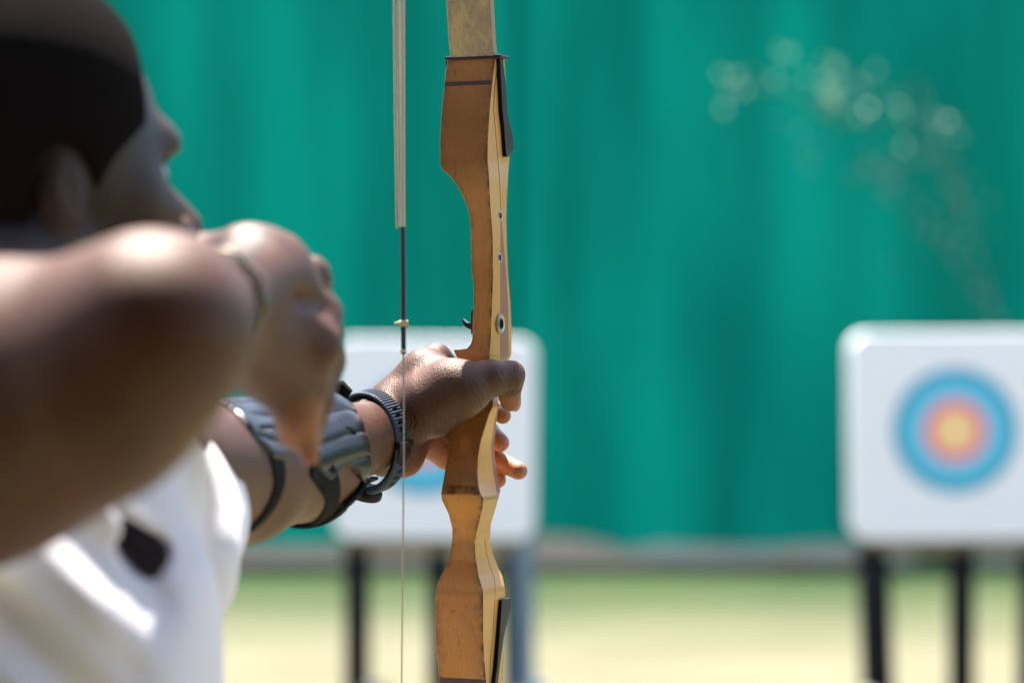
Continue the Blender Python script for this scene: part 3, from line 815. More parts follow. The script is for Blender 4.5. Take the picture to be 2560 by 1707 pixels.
# palm and back of the hand
mcp = [Q(1092, 896, 28), Q(1082, 958, 46), Q(1066, 1030, 50), Q(1046, 1094, 40)]
wst = [Q(985, 1040, 0), Q(980, 1070, 8), Q(975, 1100, 8), Q(970, 1130, 4)]
for a, b, r0, r1 in zip(wst, mcp, (.0215, .020, .019, .019), (.0118, .0125, .0125, .0125)):
    F_.cone(a, b, r0, r1, 0.012)
F_.cone(Q(985, 1010, 6), Q(1060, 935, 14), .022, .019, 0.012)
# thumb: thenar, first phalanx, tip
F_.cone(Q(990, 1052, 4), Q(1075, 1010, -14), .0215, .0262, 0.012)
F_.cone(Q(1075, 1010, -14), Q(1152, 974, -22), .0262, .0232, 0.010)
F_.cone(Q(1152, 974, -22), Q(1222, 946, -17), .0232, .0150, 0.007)
F_.ell(Q(1122, 960, -20), .0190, 0.012)
F_.cone(Q(1222, 946, -17), Q(1268, 946, -8), .0150, .0134, 0.006)
F_.cone(Q(1268, 946, -8), Q(1276, 1003, 4), .0132, .0086, 0.005)
F_.ell(Q(1284, 930, -6), .0085, 0.006)
# web between thumb and index
F_.cone(Q(1060, 930, 8), Q(1128, 932, -2), .016, .0105, 0.014)
# heel of the palm
F_.cone(Q(968, 1128, -2), Q(1010, 1142, 0), .0200, .0150, 0.010)
F_.cone(Q(1010, 1142, 0), Q(1032, 1118, 10), .0150, .0130, 0.008)
# fingers
fing = [
    [Q(1092, 896, 28), Q(1170, 955, 76), Q(1226, 1012, 66), Q(1257, 1039, 34)],
    [Q(1082, 958, 46), Q(1140, 1036, 80), Q(1222, 1080, 70), Q(1250, 1106, 40)],
    [Q(1066, 1030, 50), Q(1130, 1108, 78), Q(1220, 1138, 66), Q(1296, 1176, 42)],
    [Q(1046, 1094, 40), Q(1112, 1146, 66), Q(1190, 1178, 72), Q(1246, 1200, 52)]]
frad = [(.0118, .0092, .0083, .0070), (.012, .0096, .0088, .0080), (.012, .0094, .0086, .0078), (.0118, .0085, .0076, .0066)]
for ch, rr in zip(fing, frad):
    for i in range(3): F_.cone(ch[i], ch[i + 1], rr[i], rr[i + 1], 0.0035 if i else 0.006)
# creases cut in the skin: thumb joint, palm fold
F_.cone(Q(1255, 984, -25), Q(1304, 972, -12), .0006, .0006, 0.0035, op='sub')
F_.cone(Q(1040, 1126, -30), Q(1068, 1114, -22), .0022, .0014, 0.005, op='sub')

# --- right (drawing) arm
sh_R = P(-520, 1210, 1.57); el_R = P(378, 830, 1.445); fm_R = P(418, 802, 1.60); wr_R = P(528, 757, 1.765)
F_.cone(sh_R, (sh_R * .45 + el_R * .55), 0.078, 0.070, 0.03)
F_.cone((sh_R * .45 + el_R * .55), el_R, 0.070, 0.046, 0.03)
F_.cone(el_R, fm_R, 0.046, 0.046, 0.025)
F_.cone(fm_R, wr_R, 0.046, 0.028, 0.02)
F_.cone(P(-150, 1130, 1.50), P(230, 1010, 1.455), 0.062, 0.052, 0.03)       # triceps
def S(px, py, d): return P(px, py, d)
F_.cone(wr_R, S(670, 690, 1.86), 0.028, 0.031, 0.015)
F_.ell(S(705, 815, 1.865), (.029, .030, .040), 0.015)
F_.cone(S(610, 648, 1.85), S(538, 662, 1.87), .0225, .0190, 0.015)
F_.cone(S(538, 662, 1.87), S(498, 700, 1.90), .0180, .0150, 0.012)
kn = [S(705, 640, 1.92), S(768, 700, 1.895), S(796, 785, 1.875), S(795, 862, 1.855)]
for a in kn: F_.cone(S(640, 735, 1.84), a, .024, .0150, 0.007)
F_.ell(S(778, 686, 1.888), .0125, .004); F_.ell(S(806, 808, 1.868), .0120, .004)
F_.cone(S(745, 755, 1.83), S(840, 752, 1.86), .005, .007, .007, op='sub'); F_.cone(S(745, 842, 1.81), S(835, 848, 1.84), .004, .006, .007, op='sub')
F_.cone(kn[0], S(790, 790, 1.965), .0145, .012, 0.006); F_.cone(S(790, 790, 1.965), S(775, 900, 1.95), .012, .010, 0.005)
F_.cone(kn[1], S(812, 830, 1.945), .0145, .012, 0.006); F_.cone(S(812, 830, 1.945), S(780, 950, 1.92), .012, .010, 0.005)
F_.cone(kn[2], S(815, 900, 1.91), .014, .0125, 0.006); F_.cone(S(815, 900, 1.91), S(790, 1000, 1.89), .0125, .0115, 0.005)
F_.cone(S(790, 1000, 1.89), S(770, 1090, 1.88), .0115, .0095, 0.005)
F_.cone(kn[3], S(780, 950, 1.87), .014, .012, 0.008); F_.cone(S(780, 950, 1.87), S(755, 1050, 1.865), .0118, .0108, 0.005)
F_.cone(S(755, 1050, 1.865), S(775, 1140, 1.87), .0108, .0062, 0.006)
F_.cone(S(545, 820, 1.79), S(690, 900, 1.86), .030, .026, 0.02)
F_.cone(S(640, 860, 1.84), S(735, 1010, 1.86), .026, .0125, 0.015)            # thumb side under the palm
F_.cone(S(735, 1010, 1.86), S(728, 1085, 1.87), .0125, .0095, 0.006)

# --- head
HC = P(52, 340, 1.80); fy = math.radians(53)
hf = np.array([math.sin(fy), math.cos(fy), 0.05]); hf = unit(hf); hr = unit(np.cross(hf, up)); hu = np.cross(hr, hf)
HR = np.stack([hf, hr, hu], 1)
def hp(f, r, u): return HC + hf * f + hr * r + hu * u
F_.ell(hp(-.012, 0, .010), (.097, .078, .092), 0.02, R=HR)
F_.ell(hp(.030, 0, -.050), (.068, .066, .085), 0.03, R=HR)
F_.cone(hp(.082, -.030, -.008), hp(.082, .030, -.008), .0145, .0145, 0.014)      # brow
F_.cone(hp(.055, .046, -.046), hp(.074, .034, -.052), .017, .015, 0.02)            # cheekbones
F_.cone(hp(.055, -.046, -.046), hp(.074, -.034, -.052), .017, .015, 0.02)
F_.cone(hp(.088, 0, -.024), hp(.116, 0, -.060), .0065, .0120, 0.006)                # nose
F_.ell(hp(.104, .013, -.064), .0095, 0.008); F_.ell(hp(.104, -.013, -.064), .0095, 0.008)
F_.cone(hp(.088, -.018, -.092), hp(.088, .018, -.092), .012, .012, 0.01)           # lips
F_.cone(hp(.086, -.016, -.104), hp(.086, .016, -.104), .011, .011, 0.006)
F_.ell(hp(.078, 0, -.128), (.024, .030, .020), 0.015, R=HR)
F_.cone(hp(.062, 0, -.120), hp(-.010, .056, -.080), .022, .020, 0.02); F_.cone(hp(.062, 0, -.120), hp(-.010, -.056, -.080), .022, .020, 0.02)
for s_ in (1, -1):
    F_.ell(hp(.083, s_ * .031, -.028), (.015, .019, .014), 0.01, op='sub', R=HR)
    F_.ell(hp(-.012, s_ * .073, -.040), (.015, .008, .027), 0.006, R=HR)
    F_.ell(hp(-.008, s_ * .085, -.032), (.010, .006, .020), 0.005, op='sub', R=HR)
ch_ = P(-330, 1500, 1.72)
nk = np.array([-.335, 1.735, H + .0])
F_.cone(hp(-.03, 0, -.07), nk, .058, .062, 0.03)
F_.cone(nk, sh_R, .055, .070, .04); F_.cone(nk, sh_L, .055, .060, .04)

EYE = 0.0118
# --- surfaces
parts = []
V_, lo_, h_ = F_.grid(Q(928, 840, -85) - np.array([0.0, 0.06, 0]), Q(1345, 1260, 110), 0.0009); parts.append(nets(V_, lo_, h_))
xw = Q(928, 840, 0)[0] + .002
hi = parts[0][0]
V_, lo_, h_ = F_.grid(np.array([P(470, 0, 2.0)[0], 1.98, 1.25]), np.array([xw + 0.006, 2.47, 1.52]), 0.0016); parts.append(nets(V_, lo_, h_))
V_, lo_, h_ = F_.grid(np.array([-0.60, 1.35, 1.25]), np.array([-0.095, 2.005, 1.80]), 0.0028); parts.append(nets(V_, lo_, h_))
# cut the overlap of the hand block and the forearm block with a clean plane
def clip(part, n, d, keep_neg=True):
    v, f = part; s = (v @ n - d)
    k = (s[f] < 0).all(1) if keep_neg else (s[f] > 0).all(1)
    return v, f[k]
BV, BF = merge(parts)
used = np.zeros(len(BV), bool); used[BF.ravel()] = True; remap = np.cumsum(used) - 1
BV = BV[used]; BF = remap[BF]
person = empty('person', (-0.335, 1.73, 0), 'archer in a white shirt aiming with raised elbow, seen from behind', 'person')
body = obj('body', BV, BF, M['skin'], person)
# palm side: lighter skin on finger pads and palm
def near_seg(p, a, b):
    ba = b - a; t = np.clip(((p - a) @ ba) / (ba @ ba), 0, 1); return np.linalg.norm(p - a - t[:, None] * ba, axis=1)
def sstep(x, a, b): t = np.clip((x - a) / (b - a), 0, 1); return t * t * (3 - 2 * t)
palm = np.zeros(len(BV))
for ch in fing[1:]:
    palm = np.maximum(palm, 1 - sstep(near_seg(BV, ch[2] * .5 + ch[3] * .5, ch[3]), .009, .022))
palm = np.maximum(palm, .8 * (1 - sstep(near_seg(BV, fing[0][3], fing[0][3] + .001), .008, .018)))
palm = np.maximum(palm, .55 * (1 - sstep(near_seg(BV, Q(1276, 1003, 4), Q(1272, 990, 2)), .009, .017)))
palm = np.maximum(palm, .42 * (1 - sstep(near_seg(BV, Q(1015, 1148, 6), Q(1040, 1135, 15)), .013, .030)))
palm = np.maximum(palm, .7 * (1 - sstep(near_seg(BV, fing[3][0], fing[3][1]), .010, .018)) * (BV[:, 0] > Q(1050, 0, 40)[0]))
palm = np.maximum(palm, .8 * (1 - sstep(near_seg(BV, S(735, 1000, 1.86), S(728, 1085, 1.87)), .012, .02)))
palm = np.maximum(palm, .6 * (1 - sstep(near_seg(BV, S(760, 1030, 1.86), S(775, 1140, 1.87)), .010, .018)))
set_attr(body, 'palm', palm)
# wrinkles: folds across the wrist side of the thumb, joint lines on the thumb
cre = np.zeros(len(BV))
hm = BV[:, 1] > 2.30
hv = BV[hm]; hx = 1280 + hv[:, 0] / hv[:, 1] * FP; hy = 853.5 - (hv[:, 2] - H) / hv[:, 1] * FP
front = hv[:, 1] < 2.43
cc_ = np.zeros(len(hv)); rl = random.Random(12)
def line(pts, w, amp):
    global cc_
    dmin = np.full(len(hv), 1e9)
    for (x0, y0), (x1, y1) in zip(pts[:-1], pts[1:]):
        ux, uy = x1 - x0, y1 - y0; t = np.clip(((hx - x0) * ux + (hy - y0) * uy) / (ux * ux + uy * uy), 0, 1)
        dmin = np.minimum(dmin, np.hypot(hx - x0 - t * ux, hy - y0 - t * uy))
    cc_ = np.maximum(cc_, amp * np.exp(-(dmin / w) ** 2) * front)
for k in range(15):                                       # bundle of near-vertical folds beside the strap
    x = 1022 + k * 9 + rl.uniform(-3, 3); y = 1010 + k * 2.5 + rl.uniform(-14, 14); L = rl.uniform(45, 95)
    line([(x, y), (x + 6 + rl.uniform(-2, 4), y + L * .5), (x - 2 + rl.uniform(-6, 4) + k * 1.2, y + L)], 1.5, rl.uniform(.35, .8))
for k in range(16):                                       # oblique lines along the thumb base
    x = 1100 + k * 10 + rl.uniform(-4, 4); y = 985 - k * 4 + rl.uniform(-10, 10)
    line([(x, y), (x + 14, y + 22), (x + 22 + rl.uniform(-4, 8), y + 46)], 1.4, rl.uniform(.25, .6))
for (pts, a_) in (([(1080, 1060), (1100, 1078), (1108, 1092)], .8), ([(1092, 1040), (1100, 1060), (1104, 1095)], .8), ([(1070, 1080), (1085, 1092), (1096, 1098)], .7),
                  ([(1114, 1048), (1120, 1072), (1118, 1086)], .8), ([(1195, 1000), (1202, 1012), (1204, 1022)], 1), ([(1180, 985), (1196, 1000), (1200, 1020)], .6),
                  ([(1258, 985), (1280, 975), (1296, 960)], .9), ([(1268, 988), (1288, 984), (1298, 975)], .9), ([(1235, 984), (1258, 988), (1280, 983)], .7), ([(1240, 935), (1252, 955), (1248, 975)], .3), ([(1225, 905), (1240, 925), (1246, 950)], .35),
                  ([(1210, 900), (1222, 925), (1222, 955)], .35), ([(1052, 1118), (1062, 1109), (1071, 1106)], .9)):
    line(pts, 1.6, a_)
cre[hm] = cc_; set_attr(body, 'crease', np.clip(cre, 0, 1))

# nail of the bow-hand thumb
m_nail = simple('nail', (0.50, 0.26, 0.19), 0.3, 0.1, 60); M['nail'] = m_nail
f_nail = Field().ell(Q(1288, 1003, 2), (.0052, .0045, .0088), 0.001)
V_, lo_, h_ = f_nail.grid(Q(1288, 1003, 2) - .012, Q(1288, 1003, 2) + .012, .0006)
obj('fingernail', *nets(V_, lo_, h_), M['nail'], person)

# hair: close cropped cap a few millimetres thick
Fh = Field(); Fh.ell(hp(-.015, 0, .014), (.1025, .0845, .0985), 0.02, R=HR)
Fh.ell(hp(-.035, 0, -.03), (.066, .077, .066), .03, R=HR)
Fh.ell(hp(.118, 0, .016), (.060, .12, .095), .012, op='sub', R=HR)
Fh.ell(hp(.062, .10, -.070), (.050, .06, .055), .010, op='sub', R=HR); Fh.ell(hp(.062, -.10, -.070), (.050, .06, .055), .010, op='sub', R=HR)
Fh.ell(hp(-.012, .085, -.045), (.024, .03, .036), .006, op='sub', R=HR); Fh.ell(hp(-.012, -.085, -.045), (.024, .03, .036), .006, op='sub', R=HR)
V_, lo_, h_ = Fh.grid(HC - .15, HC + .15, .0025); obj('hair', *nets(V_, lo_, h_), M['hair'], person)
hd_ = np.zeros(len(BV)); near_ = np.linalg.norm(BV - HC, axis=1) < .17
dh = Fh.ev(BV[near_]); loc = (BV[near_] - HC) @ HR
hd_[near_] = (1 - sstep(dh, .002, .055)) * (1 - .55 * sstep(loc[:, 2], .02, .06) * sstep(loc[:, 0], .05, .08))  # skin darkens towards the hair cap, across ears and side of the face
beard = (1 - sstep(loc[:, 2], -.085, -.035)) * .7; hd_[near_] = np.maximum(hd_[near_], beard); set_attr(body, 'face_dark', hd_)
# eyes
M['eye'] = simple('eyeball', (0.6, 0.56, 0.5), 0.2, 0.05); M['iris'] = simple('dark_iris', (0.02, 0.012, 0.008), 0.15, 0.2)
for s_ in (1, -1):
    mb = MB(); bm = bmesh.new(); bmesh.ops.create_uvsphere(bm, u_segments=20, v_segments=14, radius=EYE); mb.bm(bm, hp(.074, s_ * .031, -.028))
    e_ = mb.build('eye', M['eye'], person)
    mb = MB(); bm = bmesh.new(); bmesh.ops.create_uvsphere(bm, u_segments=16, v_segments=10, radius=.0062); mb.bm(bm, hp(.0802, s_ * .031, -.028)); mb.build('iris', M['iris'], e_)

# --- shirt
Fs = Field()
tc = np.array([-.345, 1.725, 0])
def T(x, y, z): return np.array([x, y, z])
ShR_ax = unit(np.array([.13, .29, 0]) ); Fr = np.array([.912, -.41, 0])    # along the shoulders / to the chest front
TR = np.stack([ShR_ax, Fr, up], 1)
Fs.ell(T(-.345, 1.72, 1.24), (.190, .168, .26), .05, R=TR)
Fs.ell(T(-.345, 1.72, 1.00), (.180, .168, .24), .06, R=TR)
Fs.cone(sh_L * .9 + nk * .1 - up * .02, P(418, 1232, 1.99), .078, .052, .05)
Fs.cone(P(400, 1420, 1.90), P(470, 1330, 2.0), .05, .028, .04)
Fs.cone(sh_R * .85 + nk * .15 - up * .02, sh_R * .78 + el_R * .22, .088, .084, .05)
Fs.ell(nk - up * .09, (.12, .09, .08), .05, R=TR)
Fs.ell(nk + up * .035, (.064, .064, .05), .02, op='sub')
for t_ in np.linspace(0, 1, 9): Fs.cone(P(290 + 95 * t_, 1270 + 112 * t_, 1.50), P(290 + 95 * t_, 1270 + 112 * t_, 1.74), .001 + .0085 * t_, .0005 + .0065 * t_, .008, op='sub')   # dark gap by the armpit
def folds(p):
    x = 1280 + p[:, 0] / p[:, 1] * 7111; y = 853 - (p[:, 2] - H) / p[:, 1] * 7111
    x = (p[:, 0] + .2) * 4000 + 500; y = (H - p[:, 2]) * 4000 + 853
    s = (y - 1.25 * x); w = sstep(y, 1150, 1450)
    a = 0.0080 * np.sin(s / 62.0 + 1.2 * np.sin(y / 210.0)) + 0.0036 * np.sin(s / 29.0 + 2.0 + x / 300)
    m_ = 1 - sstep(x, 350, 560)
    b2 = 0.0035 * np.sin(x / 38.0 + y / 160.0)
    return (a * m_ + b2 * (1 - m_)) * w
V_, lo_, h_ = Fs.grid(T(-.65, 1.40, .84), T(-.06, 2.14, 1.52), .003, folds)
SV, SF = nets(V_, lo_, h_)
obj('shirt', SV, SF, M['shirt'], person)
# --- trousers and shoes (below the frame)
M['denim'] = simple('dark_trousers', (0.05, 0.055, 0.07), 0.85, 0.2, 200); M['shoe'] = simple('dark_shoe', (0.03, 0.03, 0.03), 0.5)
Ft = Field(); Ft.ell(T(-.345, 1.72, .88), (.165, .125, .13), .05, R=TR)
hipa, hipb = T(-.345, 1.72, .86) + ShR_ax * .09, T(-.345, 1.72, .86) - ShR_ax * .09
fta, ftb = T(-.345, 1.72, 0) + ShR_ax * .20, T(-.345, 1.72, 0) - ShR_ax * .20
for hh, ff in ((hipa, fta), (hipb, ftb)):
    kk = (hh + ff) / 2 + Fr * .015; Ft.cone(hh, kk, .095, .066, .05); Ft.cone(kk, ff + up * .09, .066, .052, .03)
V_, lo_, h_ = Ft.grid(T(-.68, 1.35, .03), T(-.02, 2.1, 1.05), .008); obj('trousers', *nets(V_, lo_, h_), M['denim'], person)
for ff in (fta, ftb):
    Fo = Field(); Fo.cone(ff + up * .045 - Fr * .04, ff + up * .040 + Fr * .13, .042, .036, .03); Fo.cone(ff + up * .05, ff + up * .10, .045, .044, .03)
    V_, lo_, h_ = Fo.grid(ff - .25, ff + .25, .006); v_, f_ = nets(V_, lo_, h_); v_[:, 2] = np.maximum(v_[:, 2], 0.001); obj('shoe', v_, f_, M['shoe'], person)

# ================================================================== WORN AND HELD THINGS
def shell(axis_pt, dirs, off, field=F_, rmax=.09):
    """distance from axis point along dir where the field equals off"""
    t = np.full(len(dirs), .004)
    for _ in range(60):
        d = field.ev(axis_pt + dirs * t[:, None]) - off; t = np.clip(t - d * .8 * np.where(d > 0, 1, 1), .0, rmax)
    return t
# arm guard around the forearm: u along the arm, phi around it
axA, axB = P(560, 1196, 2.10), P(925, 1094, 2.352)
ax_g = unit(axB - axA); e1 = unit(np.cross(ax_g, up)); e2 = np.cross(e1, ax_g)      # e1 to the right/near, e2 up
if e1[1] > 0: e1 = -e1
Ff = Field(); Ff.p = [q_ for q_ in F_.p[:4]]
def gpt(u, phi, off):
    """u in metres from axA; phi 0 = towards the camera side, 90 = up"""
    a = axA + ax_g * u; dr = e1 * math.cos(phi) + e2 * math.sin(phi)
    t = 0.02
    for _ in range(40):
        d = Ff.ev((a + dr * t)[None])[0] - off; t -= d * .9 * -1 * -1 if False else d * 0.9
        t = min(max(t, 0), .09)
    return a + dr * t
# trace the photographed outline back onto the arm surface
def on_arm(px, py, off=.003):
    t = 1.95; dr = P(px, py, 1.0) - np.array([0, 0, H]); L = np.linalg.norm(dr)
    p = None; best = (9, 1.95)
    for _ in range(120):
        p = np.array([0, 0, H]) + dr * t; d = Ff.ev(p[None])[0] - off
        if d < best[0]: best = (d, t)
        t += max(d, .0003) / L
        if d < .0002 or t > 2.5: break
    t = best[1] if t > 2.5 else t
    p = np.array([0, 0, H]) + dr * t; q_ = p - axA; u = q_ @ ax_g
    return u, math.atan2(q_ @ e2, q_ @ e1)
bot = [on_arm(x, y) for x, y in ((640, 1085), (668, 1118), (688, 1148), (706, 1156), (722, 1142), (745, 1122), (775, 1130), (796, 1160), (812, 1190), (828, 1208), (842, 1196), (858, 1176), (872, 1165), (886, 1172), (902, 1196), (916, 1214), (922, 1212))]
lef = [on_arm(x, y) for x, y in ((640, 1085), (620, 1058), (598, 1030), (575, 1012))]
rig = [on_arm(x, y) for x, y in ((922, 1212), (933, 1170), (933, 1120), (922, 1068), (900, 1020), (878, 985))]

# ---- arm guard
def pl(x, pts): return float(np.interp(x, [p[0] for p in pts], [p[1] for p in pts]))
umin_t = sorted([(math.degrees(p), u) for u, p in lef]) + [(150, -.045)]
umax_t = [(-60, .208), (-34, .203), (-18, .181), (4, .176), (26, .180), (53, .192), (80, .20), (150, .20)]
bot_t = [(u, math.degrees(p)) for u, p in bot]
guard = empty('arm_guard', P(800, 1090, 2.27), 'smoky black plastic arm guard strapped to the extended forearm', 'arm guard')
def gsurf(us, phs, offs):
    """vectorised: points on the forearm at (u, phi degrees) standing off the skin"""
    us, phs, offs = map(lambda q: np.asarray(q, float), (us, phs, offs))
    a = axA + us[:, None] * ax_g; pr = np.radians(phs); dr = np.cos(pr)[:, None] * e1 + np.sin(pr)[:, None] * e2
    t = np.full(len(us), .03)
    for _ in range(40): t = np.clip(t - (Ff.ev(a + dr * t[:, None]) - offs) * .9, 0.0, .1)
    return a + dr * t[:, None], dr
nc, nr = 250, 150; U = []; PH = []; OF = []
for i in range(nc + 1):
    s_ = i / nc; ph = 15.0
    for _ in range(30):
        u = pl(ph, umin_t) * (1 - s_) + pl(ph, umax_t) * s_; ph = .6 * ph + .4 * pl(u, bot_t)
    for j in range(nr + 1):
        p_ = ph + (138 - ph) * j / nr; u = pl(p_, umin_t) * (1 - s_) + pl(p_, umax_t) * s_
        U.append(u); PH.append(p_)
        w_ = p_ + 14 * (s_ - .5) + 4 * math.sin(u * 30)
        rib = abs(math.sin(math.pi * w_ / 25.0)) ** 0.4
        e_ = min(1, j / 5) * min(1, i / 5, (nc - i) / 5)
        OF.append(.0018 + .0026 * rib * e_ - (.0007 if (i < 3 or nc - i < 3 or j < 3) else 0) + .0006 * math.sin(u * 55 + p_ * .05))
gp, gd = gsurf(U, PH, OF)
gx = 1280 + gp[:, 0] / gp[:, 1] * FP; gyp = 853.5 - (gp[:, 2] - H) / gp[:, 1] * FP
def slot(x, y): 
    out = False
    for (cx, cy, a_, b_, an) in ((672, 1068, 21, 5.5, 0), (800, 1062, 12, 6, 12), (877, 1077, 14, 6, 32)):
        c_, s2 = math.cos(math.radians(an)), math.sin(math.radians(an)); dx, dy = x - cx, y - cy
        q1, q2 = dx * c_ + dy * s2, -dx * s2 + dy * c_
        if abs(q1 / a_) ** 3 + abs(q2 / b_) ** 3 < 1: out = True
    return out
sl_mask = np.array([slot(x, y) for x, y in zip(gx, gyp)])
gi = gp - gd * .0016
gp = np.where(sl_mask[:, None], gp - gd * .0018, gp)
W = nr + 1; GF = []; GM = []; nv_ = len(gp)
for i in range(nc):
    for j in range(nr):
        a = i * W + j; q_ = (a, a + 1, a + W + 1, a + W); GF.append(q_); GM.append(1 if sum(sl_mask[k] for k in q_) >= 2 else 0)
        GF.append(tuple(k + nv_ for k in q_[::-1])); GM.append(0)
ed = [i * W for i in range(nc + 1)] + [nc * W + j for j in range(1, W)] + [i * W + nr for i in range(nc - 1, -1, -1)] + [j for j in range(nr - 1, 0, -1)]
for k in range(len(ed)):
    a, b_ = ed[k], ed[(k + 1) % len(ed)]; GF.append((a, b_, b_ + nv_, a + nv_)); GM.append(0)
m, nt, b, o_ = mat('smoked_plastic'); M['guard'] = m
v = coords(nt); nn = noise(nt, v, 40, 3)
nt.links.new(mixc(nt, nn, (0.010, 0.009, 0.010), (0.022, 0.019, 0.020)), b.inputs['Base Color'])
b.inputs['Roughness'].default_value = 0.29; b.inputs['Specular IOR Level'].default_value = 0.24; b.inputs['Coat Weight'].default_value = 0.0; b.inputs['Coat Roughness'].default_value = 0.12
bump(nt, b, noise(nt, v, 55, 3), 0.35, 0.002)
go = obj('plate', np.concatenate([gp, gi]), GF, [M['guard'], M['black_gap']], guard, True, GM, 50)
bmx = bmesh.new(); bmx.from_mesh(go.data); bmesh.ops.recalc_face_normals(bmx, faces=bmx.faces[:]); bmx.to_mesh(go.data); bmx.free()
M['strap'] = simple('black_elastic', (0.006, 0.006, 0.0065), 0.8, 0.4, 900, bmp=0.6, spec=0.12)
def ribbon(path, widths, off, thick, name, parent, matl):
    """path of (u, phi) on the forearm"""
    pts = [np.array(p, float) for p in path]; D = [0]
    for a, b_ in zip(pts[:-1], pts[1:]): D.append(D[-1] + math.hypot((b_[0] - a[0]), math.radians(b_[1] - a[1]) * .045))
    n_ = max(30, int(D[-1] / .003)); ts = np.linspace(0, D[-1], n_)
    uu = np.interp(ts, D, [p[0] for p in pts]); pp = np.interp(ts, D, [p[1] for p in pts]); ww = np.interp(ts, D, widths)
    ker = np.ones(5) / 5
    for arr in (uu, pp): arr[2:-2] = np.convolve(arr, ker, 'valid')
    c3, dr = gsurf(uu, pp, np.full(n_, off)); V = []; F = []
    tg = np.gradient(c3, axis=0); tg /= np.linalg.norm(tg, axis=1)[:, None]
    sd = np.cross(tg, dr); sd /= np.linalg.norm(sd, axis=1)[:, None]
    for k in range(n_):
        w_ = sd[k] * ww[k] / 2; o1 = dr[k] * thick
        V += [c3[k] - w_ - o1, c3[k] - w_ * .96 + o1 * .6, c3[k] + o1, c3[k] + w_ * .96 + o1 * .6, c3[k] + w_ - o1]
    for k in range(n_ - 1):
        for q_ in range(5): F.append((k * 5 + q_, k * 5 + (q_ + 1) % 5, (k + 1) * 5 + (q_ + 1) % 5, (k + 1) * 5 + q_))
    F.append(tuple(range(5))); F.append(tuple((n_ - 1) * 5 + q_ for q_ in range(5))[::-1])
    o = obj(name, V, F, matl, parent, True, None, 50)
    bmx = bmesh.new(); bmx.from_mesh(o.data); bmesh.ops.recalc_face_normals(bmx, faces=bmx.faces[:]); bmx.to_mesh(o.data); bmx.free(); return o
def armpath(px): return [(u, math.degrees(p)) for u, p in (on_arm(x, y, .002) for x, y in px)]
p1 = armpath([(592, 1012), (626, 1045), (658, 1086), (684, 1130), (700, 1168), (702, 1205), (686, 1255), (652, 1305), (612, 1338)])
u0, f0 = p1[-1]; p1 = [(-.046, 138), (-.05, 75)] + p1 + [(u0, f0 - 30), (u0, -150), (u0 + .01, -215)]
ribbon(p1, [.014] * 2 + [.012, .013, .015, .018, .022, .017, .014, .013, .013] + [.014] * 3, .0016, .0010, 'strap', guard, M['strap'])
p2 = armpath([(820, 1192), (832, 1218), (836, 1240), (828, 1270), (810, 1300), (785, 1322)])
u0, f0 = p2[-1]; p2 = p2 + [(u0, f0 - 30), (u0, -150), (u0, -215)]
ribbon(p2, [.024, .020, .016, .0150, .014, .014] + [.014] * 3, .0016, .0010, 'strap', guard, M['strap'])
p2b = armpath([(782, 1172), (800, 1195), (822, 1222), (834, 1246)]); ribbon(p2b, [.011, .011, .011, .011], .0014, .0008, 'strap_edge', guard, M['strap'])
p3 = armpath([(918, 1205), (908, 1222), (890, 1240), (868, 1258)])
u0, f0 = p3[-1]; p3 = p3 + [(u0, f0 - 30), (u0, -150), (u0, -215)]
ribbon(p3, [.020, .018, .018, .016] + [.014] * 3, .003, .0016, 'strap', guard, M['strap'])
mb = MB(); mb.tube([P(786, 985, 2.315), P(805, 972, 2.315), (P(830, 966, 2.312)), P(852, 968, 2.312), P(866, 982, 2.312), P(862, 992, 2.31)], [.003, .0045, .0056, .0060, .0055, .003], 16)
mb.build('strap_loop', M['strap'], guard)

# ---- watch on the bow wrist
aw = unit(hd_L - mid_L); wh = unit(np.cross(aw, up)); wv = np.cross(wh, aw)
if wh[0] < 0: wh = -wh
CW = P(924, 1104, 2.366)
watch = empty('wrist_watch', CW, 'dark ribbed rubber watch worn loosely on the extended wrist', 'watch')
M['rubber'] = simple('blue_grey_rubber', (0.042, 0.056, 0.078), 0.36, 0.25, 200, spec=0.25)
M['rubber_in'] = simple('black_rubber', (0.007, 0.008, 0.010), 0.42, 0.4, 60, spec=0.25)
ra_, rb_ = .0305, .0415
def ring_pt(an, dr_, ax_):
    # superellipse, flattened at the side
    return CW + wh * ((ra_ + dr_) * math.cos(an)) + wv * ((rb_ + dr_) * math.sin(an)) + aw * ax_
hole_an = [40, 31.5, 23, 15, 7, -24, -34, -44, -54, -63]
nA, nX = 1440, 24; V = []; F = []; MI = []
for i in range(nA):
    an = 2 * math.pi * i / nA; pitch = math.radians(4.0)
    for j in range(nX + 1):
        t = j / nX - .5
        edge = 1 if abs(t) > .44 else 0
        rib = 0 if edge else .0009 * (0.5 + .5 * math.cos(2 * math.pi * an / pitch))
        V.append(ring_pt(an, .0012 + rib - (.0009 if abs(t) > .49 else 0) + (.0002 if edge else 0), t * .0240))
for i in range(nA):
    i2 = (i + 1) % nA; deg = (i + .5) * 360 / nA; deg = deg - 360 if deg > 180 else deg
    for j in range(nX):
        t = (j + .5) / nX - .5; mi = 0
        if any(abs(deg - h_) < 2.3 for h_ in hole_an) and abs(t) < .17: mi = 1
        F.append((i * (nX + 1) + j, i * (nX + 1) + j + 1, i2 * (nX + 1) + j + 1, i2 * (nX + 1) + j)); MI.append(mi)
V = np.array(V); F = np.array(F); MI = np.array(MI)
